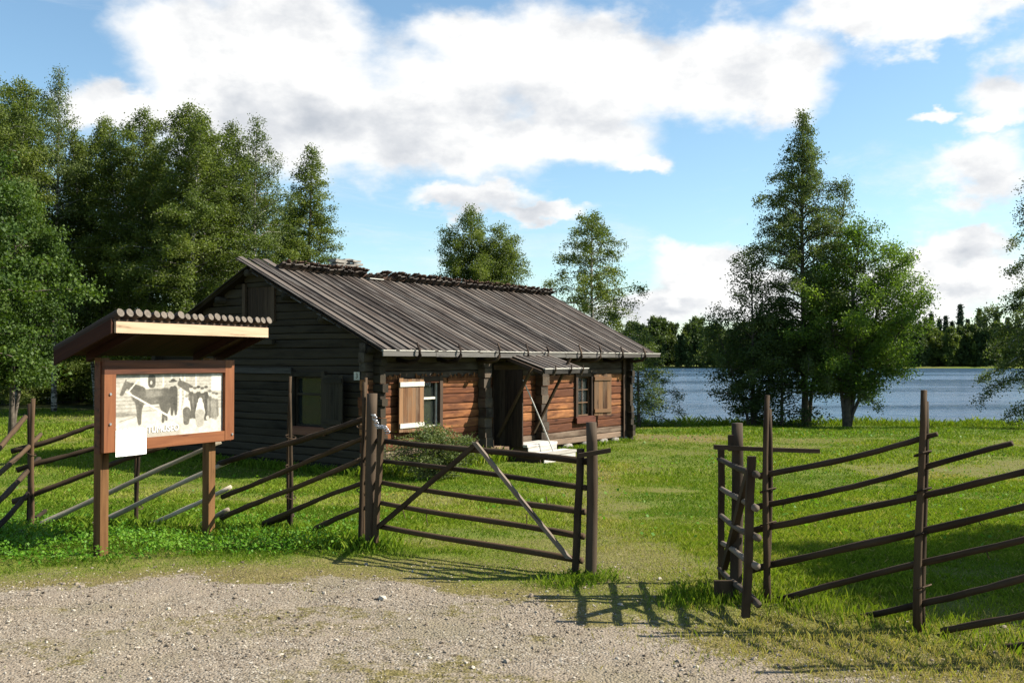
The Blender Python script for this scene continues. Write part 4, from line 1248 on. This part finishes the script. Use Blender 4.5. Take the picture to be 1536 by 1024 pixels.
# undergrowth below the wood: shrubs one can count
P6 = grow_tree(31, 2.6, .03, .02, oval_prof(1.5), 40, .2, 1.0, .2, 12, 30, .10, M['birch_leaf'], M['bark_dark'], hang=.2, spread=.14, patch=.6)
ub = [(150, 52, .9), (215, 50, 1.1), (270, 53, 1.0), (95, 54, 1.2), (330, 52, 1.2), (40, 51, .9), (395, 53, 1.2), (-10, 52, 1.1), (185, 58, 1.5), (300, 60, 1.6), (120, 60, 1.6), (240, 61, 1.6), (60, 60, 1.6), (370, 60, 1.6)]
for (px, d, sc) in ub:
    tree('forest_shrub', P6, spot(px, d), 'low green shrub in the shade between the trunks of the left wood', 'shrub', 'undergrowth shrubs of the left wood', rotz=px * .37, scale=(sc * 1.2, sc * 1.2, sc))
# bush against the front wall
me_ = grow_tree(41, 1.05, .02, .02, oval_prof(.80), 42, .4, 1.1, .25, 18, 13, .05, M['bush_leaf'], M['bark_dark'], hang=.2, spread=.06, twig_len=(.12, .35), patch=.5,
                stems=[(0, 0, 1.25, 1, 1, 0, 0), (.35, -.1, 1.05, 1, .8, .3, 0), (-.35, 0, .85, 1, .7, -.35, 0), (.1, .1, 1.35, .8, .4, -.1, 0)])
tree('flowering_bush', me_, spot(650, 19.4), 'loose green garden bush growing against the sunlit cabin wall below the shuttered window', 'bush', scale=(1, 1, .74))
# tree out of frame at right whose shade falls on the lawn
me_ = grow_tree(61, 4.6, .09, .12, oval_prof(2.3), 70, .2, 1.0, .15, 12, 30, .13, M['broad_leaf'], M['bark_dark'], hang=.3, spread=.18, twig_len=(.3, .8), patch=.3,
                stems=[(0, 0, 4.6, 1, .9, 0, 0), (.5, .4, 4.1, .7, .8, .7, .5), (-.4, -.4, 4.0, .7, .8, -.6, -.5)])
p = V((8.7, 8.1, g1(8.7, 8.1)))
tree('broadleaf_tree', me_, p, 'leafy small tree just outside the right edge that shades the lawn behind the fence')

# --- far shore
S1 = grow_tree(51, 20, .2, .06, lambda f: 3.4 * (1 - f) + .15, 70, -.15, .35, .12, 3.2, 16, .75, M['needle'], M['bark_dark'], hang=.3, spread=.35, twig_len=(.5, 1.2), patch=.3)
D1 = grow_tree(52, 15, .2, .06, oval_prof(4.2), 46, .2, 1.1, .1, 3.2, 16, .85, M['dark_leaf'], M['bark_dark'], hang=.2, spread=.5, twig_len=(.6, 1.6), patch=.6)
D2 = grow_tree(53, 15, .2, .06, oval_prof(4.6), 46, .2, 1.1, .1, 3.2, 16, .85, M['birch_leaf'], M['bark_dark'], hang=.2, spread=.5, twig_len=(.6, 1.6), patch=.6)
FR = random.Random(5)
def far(px, d, top, pm_, H0, lab, grp, nm, wf_=1.):
    x = (px - CXP) / F_PX * d; p = V((x, d, g1(x, d) - .3)); k = (at(px, top, d).z - p.z) / H0
    tree(nm, pm_, p, lab, group=grp, rotz=FR.random() * 6.28, scale=(k * wf_, k * wf_, k))
FL = 'leafy tree in the row on the far lake shore'
FS = 'dark spruce in the row on the far lake shore'
for px in range(930, 1075, 9):
    d = 434 + FR.uniform(0, 22); top = {True: 484, False: 494}[FR.random() < .45] + FR.uniform(-9, 11)
    far(px + FR.uniform(-3, 3), d, top, D1 if FR.random() < .5 else D2, 15, FL, 'leafy trees on the far shore', 'broadleaf_tree', FR.uniform(.8, 1.1))
for px in range(1076, 1380, 13):
    far(px + FR.uniform(-3, 3), 434 + FR.uniform(0, 22), 492 + FR.uniform(-8, 8), D1, 15, FL, 'leafy trees on the far shore', 'broadleaf_tree', 1.1)
for px in range(1372, 1560, 11):
    far(px + FR.uniform(-3, 3), 433 + FR.uniform(0, 12), 492 + FR.uniform(-8, 10), D1 if FR.random() < .55 else D2, 15, FL, 'leafy trees on the far shore', 'broadleaf_tree', FR.uniform(.8, 1.1))
for px, top in ((1388, 476), (1398, 470), (1409, 478), (1419, 474), (1429, 482), (1452, 479), (1478, 474), (1496, 470), (1512, 476), (1380, 482), (1527, 472)):
    far(px, 452 + FR.uniform(-6, 10), top, S1, 20, FS, 'spruces on the far shore', 'spruce_tree', FR.uniform(.8, 1.05))
far(1441, 447, 457, S1, 20, 'tallest pointed spruce on the far lake shore, right of the shore trees', 'spruces on the far shore', 'spruce_tree', .8)
far(1469, 447, 463, S1, 20, 'second tallest pointed spruce on the far lake shore, right of the tallest', 'spruces on the far shore', 'spruce_tree', .8)

# ------------------------------------------------------------------ grass, herbs, stones
def in_house(x, y):
    dx = x - C0.x; dy = y - C0.y
    s = dx * U.x + dy * U.y; w = dx * N_.x + dy * N_.y
    return (s > -.1) & (s < LEN + .1) & (w < .02) & (w > -WID)

def sample(y0, y1, dens, rng, half=.56, pad=.8):
    hw = half * y1 + pad
    n = int(dens * (y1 - y0) * 2 * hw)
    x = rng.uniform(-hw, hw, n); y = rng.uniform(y0, y1, n)
    k = np.abs(x) < half * y + pad
    return x[k], y[k]

def blades(x, y, h, wd, tint, lean, rng):
    n = len(x)
    z = gz(x, y) + (fbm(x * 5, y * 5, 2, 3) - .5) * .03 * sstep((14 - y) / 4) - .004
    az = rng.uniform(0, 2 * np.pi, n); la = rng.uniform(0, 2 * np.pi, n)
    ln = lean * rng.uniform(.2, 1.0, n) * h
    b = np.stack([x, y, z], 1)
    wv = np.stack([np.cos(az) * wd, np.sin(az) * wd, np.zeros(n)], 1) * .5
    lv = np.stack([np.cos(la) * ln, np.sin(la) * ln, np.zeros(n)], 1)
    up = np.stack([np.zeros(n), np.zeros(n), h], 1)
    v = np.empty((n, 4, 3))
    mid = b + up * .6 + lv * .35
    v[:, 0] = b - wv; v[:, 1] = b + wv; v[:, 2] = mid + wv * .7; v[:, 3] = b + up * .95 + lv
    return v, tint

rng = np.random.default_rng(99)
VB, TB = [], []
for (y0, y1, dens, hh, ww) in ((4.7, 7.0, 4200, .034, .0038), (7.0, 9.5, 5600, .042, .0042), (9.5, 13, 3200, .048, .0062), (13, 20, 1150, .058, .012), (20, 31, 420, .07, .02), (31, 47, 170, .085, .032)):
    x, y = sample(y0, y1, dens, rng)
    g = gravel_mask(x, y); d = dry_mask(x, y)
    patchy = fbm(x * 2.2, y * 2.2, 41, 4)
    keep = (rng.random(len(x)) < (1 - g) ** 1.5 * (.25 + .75 * sstep((patchy - .28 - .22 * d) / .2)) * (1 - .5 * d) + .012) & ~in_house(x, y) & (y < shore_y(x) + .6)
    x, y, d, patchy = x[keep], y[keep], d[keep], patchy[keep]
    big = fbm(x * .5, y * .5, 61, 4)
    h = hh * rng.uniform(.5, 1.3, len(x)) * (.6 + .7 * sstep((big - .35) / .3)) * (1 - .55 * d)
    tint = .22 + .30 * (big - .35) / .3 * .6 + d * .55 - .16 * sstep((-x - .8) / 1.5) * sstep((18 - y) / 6) - .10 * sstep((y - 27) / 8) + rng.normal(size=len(x)) * .10 + .12 * (patchy - .5)
    tint = np.where(rng.random(len(x)) < .03, .9, tint)
    v, t_ = blades(x, y, h, ww * rng.uniform(.7, 1.3, len(x)), tint, 1.0, rng)
    VB.append(v); TB.append(t_)
# longer tufts: along fences, posts, shore, walls
def strip(pts, n, wdt, h0, h1, w, t0, lean=.8):
    P = np.array(pts); seg = np.hypot(*(P[1:] - P[:-1]).T); cum = np.concatenate([[0], np.cumsum(seg)])
    s = rng.uniform(0, cum[-1], n)
    clump = fbm(s * 2.5, s * 0, int(n) % 37, 3)
    s = s[rng.random(n) < sstep((clump - .25) / .35)]
    x = np.interp(s, cum, P[:, 0]) + rng.normal(size=len(s)) * wdt; y = np.interp(s, cum, P[:, 1]) + rng.normal(size=len(s)) * wdt
    k = ~in_house(x, y); x, y = x[k], y[k]
    h = rng.uniform(h0, h1, len(x)) * rng.uniform(.6, 1.1, len(x))
    v, t_ = blades(x, y, h, np.full(len(x), w) * rng.uniform(.7, 1.3, len(x)), t0 + rng.normal(size=len(x)) * .14, lean, rng)
    VB.append(v); TB.append(t_)
gx = lambda p: (p.x, p.y)
strip([gx(prb), gx(PR_.a), gx(PR_.b), gx(PR_.b + PR_.e * 1.2)], 2600, .14, .03, .12, .003, .42, .5)
strip([gx(PR_.a + V((0, .5, 0))), gx(PR_.b + V((.2, .6, 0))), gx(PR_.b + PR_.e * 1.2 + V((.3, .6, 0)))], 2600, .30, .03, .12, .003, .48, .5)
strip([(1.3, 6.35), (2.2, 5.75), (3.2, 5.1)], 4500, .28, .02, .07, .0032, .82, .7)
strip([(1.0, 6.0), (2.0, 5.35), (2.9, 4.9)], 3000, .25, .02, .055, .0032, .85, .7)
strip([gx(plb), gx(PL1.b), gx(PL2.b), gx(PL3.b)], 8000, .22, .05, .16, .006, .26)
strip([gx(plb), gx(plb + V((.12, -.05, 0)))], 900, .12, .05, .16, .004, .28)
strip([gx(pmb + V((-.2, -.1, 0))), gx(pmb + V((.1, 0, 0)))], 700, .12, .03, .09, .004, .3)
strip([gx(pmb + V((-.45, -.28, 0))), gx(pmb + V((-.05, -.2, 0)))], 600, .10, .03, .08, .004, .3)
strip([gx(prb + V((-.5, -.2, 0))), gx(prb)], 1600, .13, .03, .11, .0035, .3, .5)
strip([gx(Wf(-.3, .25, 0)), gx(Wf(4.0, .3, 0))], 9000, .18, .1, .4, .014, .40)
strip([gx(Wf(5.8, .15, 0)), gx(Wf(11, .12, 0))], 2500, .10, .05, .16, .014, .3)
strip([gx(Wg(0, .2, 0)), gx(Wg(7.3, .2, 0))], 6000, .15, .06, .25, .014, .25)
sx = np.linspace(-3, 28, 60)
strip([(a, float(shore_y(a)) - .3) for a in sx], 15000, .45, .12, .36, .026, .34)
strip([(a, float(shore_y(a)) + .5) for a in sx], 6000, .35, .2, .55, .022, .34)
v = np.concatenate(VB); tt = np.concatenate(TB)
me = np_mesh('grass', v.reshape(-1, 3), np.arange(len(v) * 4).reshape(-1, 4), 4, np.repeat(np.clip(tt, 0, 1), 4), M['grass'])
o = tag(link('grass', me), 'short sunlit lawn grass with longer tufts along fences and shore', 'grass', kind='stuff')

# leafy ground herbs on the left verge
n = 44000
x = rng.uniform(-6.2, -.9, n); y = rng.uniform(7.7, 12.5, n)
yb = np.interp(x, GB_X, GB_Y)
cl = fbm(x * 2.4, y * 2.4, 71, 4)
edge = .75 + .5 * (fbm(x * 1.2, x * 0, 8, 3) - .5)
lim = sstep((y - yb - edge) / .35) * sstep((12.2 - y) / 2.5) * sstep((-x - 1.25 + (y - 9) * .1) / .9)
k = rng.random(n) < lim * sstep((cl - .30) / .22)
x, y, cl = x[k], y[k], cl[k]
top = (.04 + .11 * sstep((cl - .35) / .3)) * (1 - .35 * sstep((y - 9.6) / 1.5))
zz = gz(x, y) + top * rng.uniform(.25, 1.0, len(x))
pos = np.stack([x, y, zz], 1)
size = rng.uniform(.016, .036, len(x))
me = leaf_mesh('verge_herbs', pos, size, .45 + rng.normal(size=len(x)) * .18 + (cl - .45), M['herb'], rng, down=-.1, wide=.8, flatz=1.3)
tag(link('ground_cover', me), 'leafy bright green ground cover on the verge below the notice board', 'ground cover', kind='stuff')
# small white and yellow meadow flowers, clover leaves on the lawn
n = 5000
x = rng.uniform(-9, 14, n); y = rng.uniform(8.5, 34, n)
k = (np.abs(x) < .56 * y + .5) & (fbm(x * .8, y * .8, 83, 3) > .5) & ~in_house(x, y) & (gravel_mask(x, y) < .1)
x, y = x[k], y[k]
pos = np.stack([x, y, gz(x, y) + rng.uniform(.03, .09, len(x))], 1)
me = leaf_mesh('clover', pos, rng.uniform(.02, .045, len(x)) * (1 + y / 30), rng.uniform(.2, .9, len(x)), M['herb'], rng, wide=.9, flatz=1.5)
tag(link('lawn_herbs', me), 'clover and small herbs scattered through the lawn', 'herbs', kind='stuff')

# gravel stones
ico = []
phi = (1 + 5 ** .5) / 2
for a in (-1, 1):
    for b_ in (-phi, phi): ico += [(0, a, b_), (a, b_, 0), (b_, 0, a)]
ico = np.array(ico); ico /= np.linalg.norm(ico[0])
from itertools import combinations
ed = min(np.linalg.norm(ico[0] - q) for q in ico[1:]) * 1.05
ifc = []
for (a, b_, c) in combinations(range(12), 3):
    if max(np.linalg.norm(ico[a] - ico[b_]), np.linalg.norm(ico[b_] - ico[c]), np.linalg.norm(ico[a] - ico[c])) < ed:
        nrm = np.cross(ico[b_] - ico[a], ico[c] - ico[a])
        ifc.append((a, b_, c) if nrm.dot(ico[a]) > 0 else (a, c, b_))
ifc = np.array(ifc)
n = 30000
x, y = sample(4.6, 9.0, 2000, rng, .56, .3)
g = gravel_mask(x, y)
keep = rng.random(len(x)) < (g * .9 + .30 * dry_mask(x, y) * (y < 8.2)) * (.35 + .65 * sstep((fbm(x * 1.6, y * 1.6, 91, 3) - .35) / .3))
x, y = x[keep], y[keep]
sz = .0026 + .0048 * rng.random(len(x)) ** 2 + .010 * rng.random(len(x)) ** 22 + .014 * (rng.random(len(x)) < .002)
z = gz(x, y) + (fbm(x * 5, y * 5, 2, 3) - .5) * .03 + sz * .25
sc = rng.uniform(.65, 1.35, (len(x), 1, 3)); sc[:, :, 2] *= .7
jit = 1 + rng.normal(size=(len(x), 12, 1)) * .16
an = rng.uniform(0, 6.283, len(x)); ca, sa = np.cos(an)[:, None], np.sin(an)[:, None]
vv = ico[None] * jit * sc * sz[:, None, None]
vx = vv[:, :, 0] * ca - vv[:, :, 1] * sa; vy = vv[:, :, 0] * sa + vv[:, :, 1] * ca
v = np.stack([vx + x[:, None], vy + y[:, None], vv[:, :, 2] + z[:, None]], 2)
fcs = (ifc[None] + (np.arange(len(x)) * 12)[:, None, None]).reshape(-1, 3)
m, t, b = new_mat('pebble', .9, .2)
ti = t.attr('tint').outputs['Fac']
t.set(b.inputs['Base Color'], t.ramp(ti, [(0, (.085, .066, .048)), (.35, (.165, .133, .10)), (.75, (.25, .21, .165)), (1, (.40, .36, .30))]))
me = np_mesh('gravel', v.reshape(-1, 3), fcs, 3, np.repeat(rng.random(len(x)), 12), m)
tag(link('gravel', me), 'loose pale gravel stones on the yard in front of the gates', 'gravel', kind='stuff')

# ------------------------------------------------------------------ light and sky
SUN_AZ = R(88)      # from +Y towards +X
SUN_EL = R(40)
sd = bpy.data.lights.new('sun', 'SUN'); sd.energy = 5.0; sd.angle = R(.5); sd.color = (1, .93, .80)
so = bpy.data.objects.new('sun', sd); COL.objects.link(so)
sdir = V((math.sin(SUN_AZ) * math.cos(SUN_EL), math.cos(SUN_AZ) * math.cos(SUN_EL), math.sin(SUN_EL)))
so.rotation_euler = (-sdir).to_track_quat('-Z', 'Y').to_euler()
so.location = sdir * 60

w = bpy.data.worlds.new('World'); SC.world = w; w.use_nodes = True
wn = w.node_tree; wn.nodes.clear(); t = NT(wn)
sky = t.n('TexSky', sky_type='NISHITA', sun_disc=False, sun_elevation=SUN_EL, sun_rotation=SUN_AZ, altitude=100, air_density=1.0, dust_density=.6, ozone_density=1.6)
dirv = t.n('TexCoord').outputs['Generated']
sx_ = t.n('SeparateXYZ'); t.set(sx_.inputs[0], dirv)
az = t.math('ARCTAN2', sx_.outputs[0], sx_.outputs[1]); el = t.math('ARCSINE', sx_.outputs[2])
comb = t.n('CombineXYZ'); t.set(comb.inputs[0], az); t.set(comb.inputs[1], el)
stretch = t.vmath('MULTIPLY', dirv, (1, 1, 1.7))
wn1 = t.noise(stretch, 7.0, 3, .5, col=True)
wn2 = t.noise(stretch, 26.0, 4, .6, col=True)
warp = t.vmath('ADD', t.vmath('SCALE', t.vmath('SUBTRACT', wn1, (.5, .5, .5)), scale=.10), t.vmath('SCALE', t.vmath('SUBTRACT', wn2, (.5, .5, .5)), scale=.045))
p = t.vmath('ADD', comb, warp)
BLOBS = [(350, 105, 150, 115), (450, 60, 140, 140), (440, 170, 220, 105), (560, 195, 190, 95), (670, 165, 200, 115), (715, 80, 110, 72), (840, 115, 180, 100), (930, 75, 105, 62), (1050, 95, 130, 76), (1150, 105, 90, 55),
         (640, 228, 180, 50), (830, 200, 160, 55), (955, 238, 50, 20), (190, 160, 100, 36),
         (700, 312, 110, 27), (800, 330, 85, 18),
         (1055, 420, 100, 38), (985, 455, 120, 40), (1120, 450, 120, 40), (1210, 472, 120, 30),
         (1430, 372, 105, 38), (1480, 350, 55, 28), (1400, 425, 160, 50), (1330, 465, 140, 34),
         (1462, 262, 84, 42), (1300, 12, 110, 36), (1400, 40, 105, 34), (1470, 5, 110, 44), (1520, 130, 66, 50), (1500, 188, 60, 18),
         (1390, 178, 46, 12), (700, 490, 260, 26)]
d = None
for (bx, by, rx, ry) in BLOBS:
    r = ray(bx, by); ca = math.atan2(r.x, r.y); ce = math.asin(r.normalized().z)
    q = t.vmath('MULTIPLY', t.vmath('SUBTRACT', p, (ca, ce, 0)), (F_PX / rx, F_PX / ry, 0))
    v = t.math('SUBTRACT', 1.0, t.vmath('LENGTH', q))
    d = v if d is None else t.math('SMOOTH_MAX', d, v, .25)
fb = t.noise(stretch, 8.0, 8, .56)
d = t.math('ADD', d, t.math('MULTIPLY', t.math('SUBTRACT', fb, .5), 1.35))
# the rest of the sky dome: scattered fair-weather cloud
gen = t.math('MULTIPLY', t.math('SUBTRACT', t.noise(stretch, 3.2, 8, .6), .60), 3.0)
away = t.maprange(t.math('ABSOLUTE', az), .55, .80)
high = t.maprange(el, .42, .60)
wgt = t.math('MAXIMUM', away, high)
d = t.math('ADD', t.math('MULTIPLY', d, t.math('SUBTRACT', 1.0, wgt)), t.math('MULTIPLY', gen, wgt))
alpha = t.maprange(d, -.14, .48)
veil = t.maprange(t.noise(t.vmath('MULTIPLY', dirv, (1.2, 1.2, 4.0)), 3.0, 9, .68, dist=.6), .50, .74, 0, .42)
alpha = t.math('MAXIMUM', alpha, veil)
rel = t.math('SUBTRACT', t.noise(t.vmath('ADD', stretch, (-.012, 0, -.02)), 9.0, 7, .58), t.noise(t.vmath('ADD', stretch, (.012, 0, .02)), 9.0, 7, .58))
GREY = [(600, 215, 170, 70), (470, 200, 150, 50), (330, 165, 120, 45), (1440, 385, 90, 26), (1010, 425, 90, 20), (1000, 462, 120, 16), (740, 215, 120, 50), (780, 325, 150, 22), (1400, 440, 120, 16)]
gsum = None
for (bx, by, rx, ry) in GREY:
    r = ray(bx, by); ca = math.atan2(r.x, r.y); ce = math.asin(r.normalized().z)
    v = t.math('SUBTRACT', 1.0, t.vmath('LENGTH', t.vmath('MULTIPLY', t.vmath('SUBTRACT', p, (ca, ce, 0)), (F_PX / rx, F_PX / ry, 0))), clamp=True)
    gsum = v if gsum is None else t.math('SMOOTH_MAX', gsum, v, .2)
br = t.math('SUBTRACT', t.math('ADD', .95, t.math('MULTIPLY', rel, 1.3)), t.math('MULTIPLY', gsum, .29))
br = t.math('MAXIMUM', br, .3)
ccol = t.ramp(br, [(.40, (.56, .60, .66)), (.7, (.80, .82, .85)), (.93, (1.04, 1.04, 1.03))])
skyc = t.mix(1.0, sky.outputs[0], (.95, 1.08, 1.05), 'MULTIPLY')
b1 = t.n('Background', ins={'Color': skyc, 'Strength': .074})
b2 = t.n('Background', ins={'Color': ccol, 'Strength': .415})
mx = t.n('MixShader', ins={0: alpha}); wn.links.new(b1.outputs[0], mx.inputs[1]); wn.links.new(b2.outputs[0], mx.inputs[2])
out = t.n('OutputWorld'); wn.links.new(mx.outputs[0], out.inputs[0])

SC.view_settings.view_transform = 'Standard'
SC.view_settings.look = 'None'
SC.view_settings.exposure = 1.3
SC.view_settings.gamma = 1
SC.cycles.max_bounces = 8
SC.cycles.transparent_max_bounces = 16
try: SC.cycles.use_denoising = True
except Exception: pass
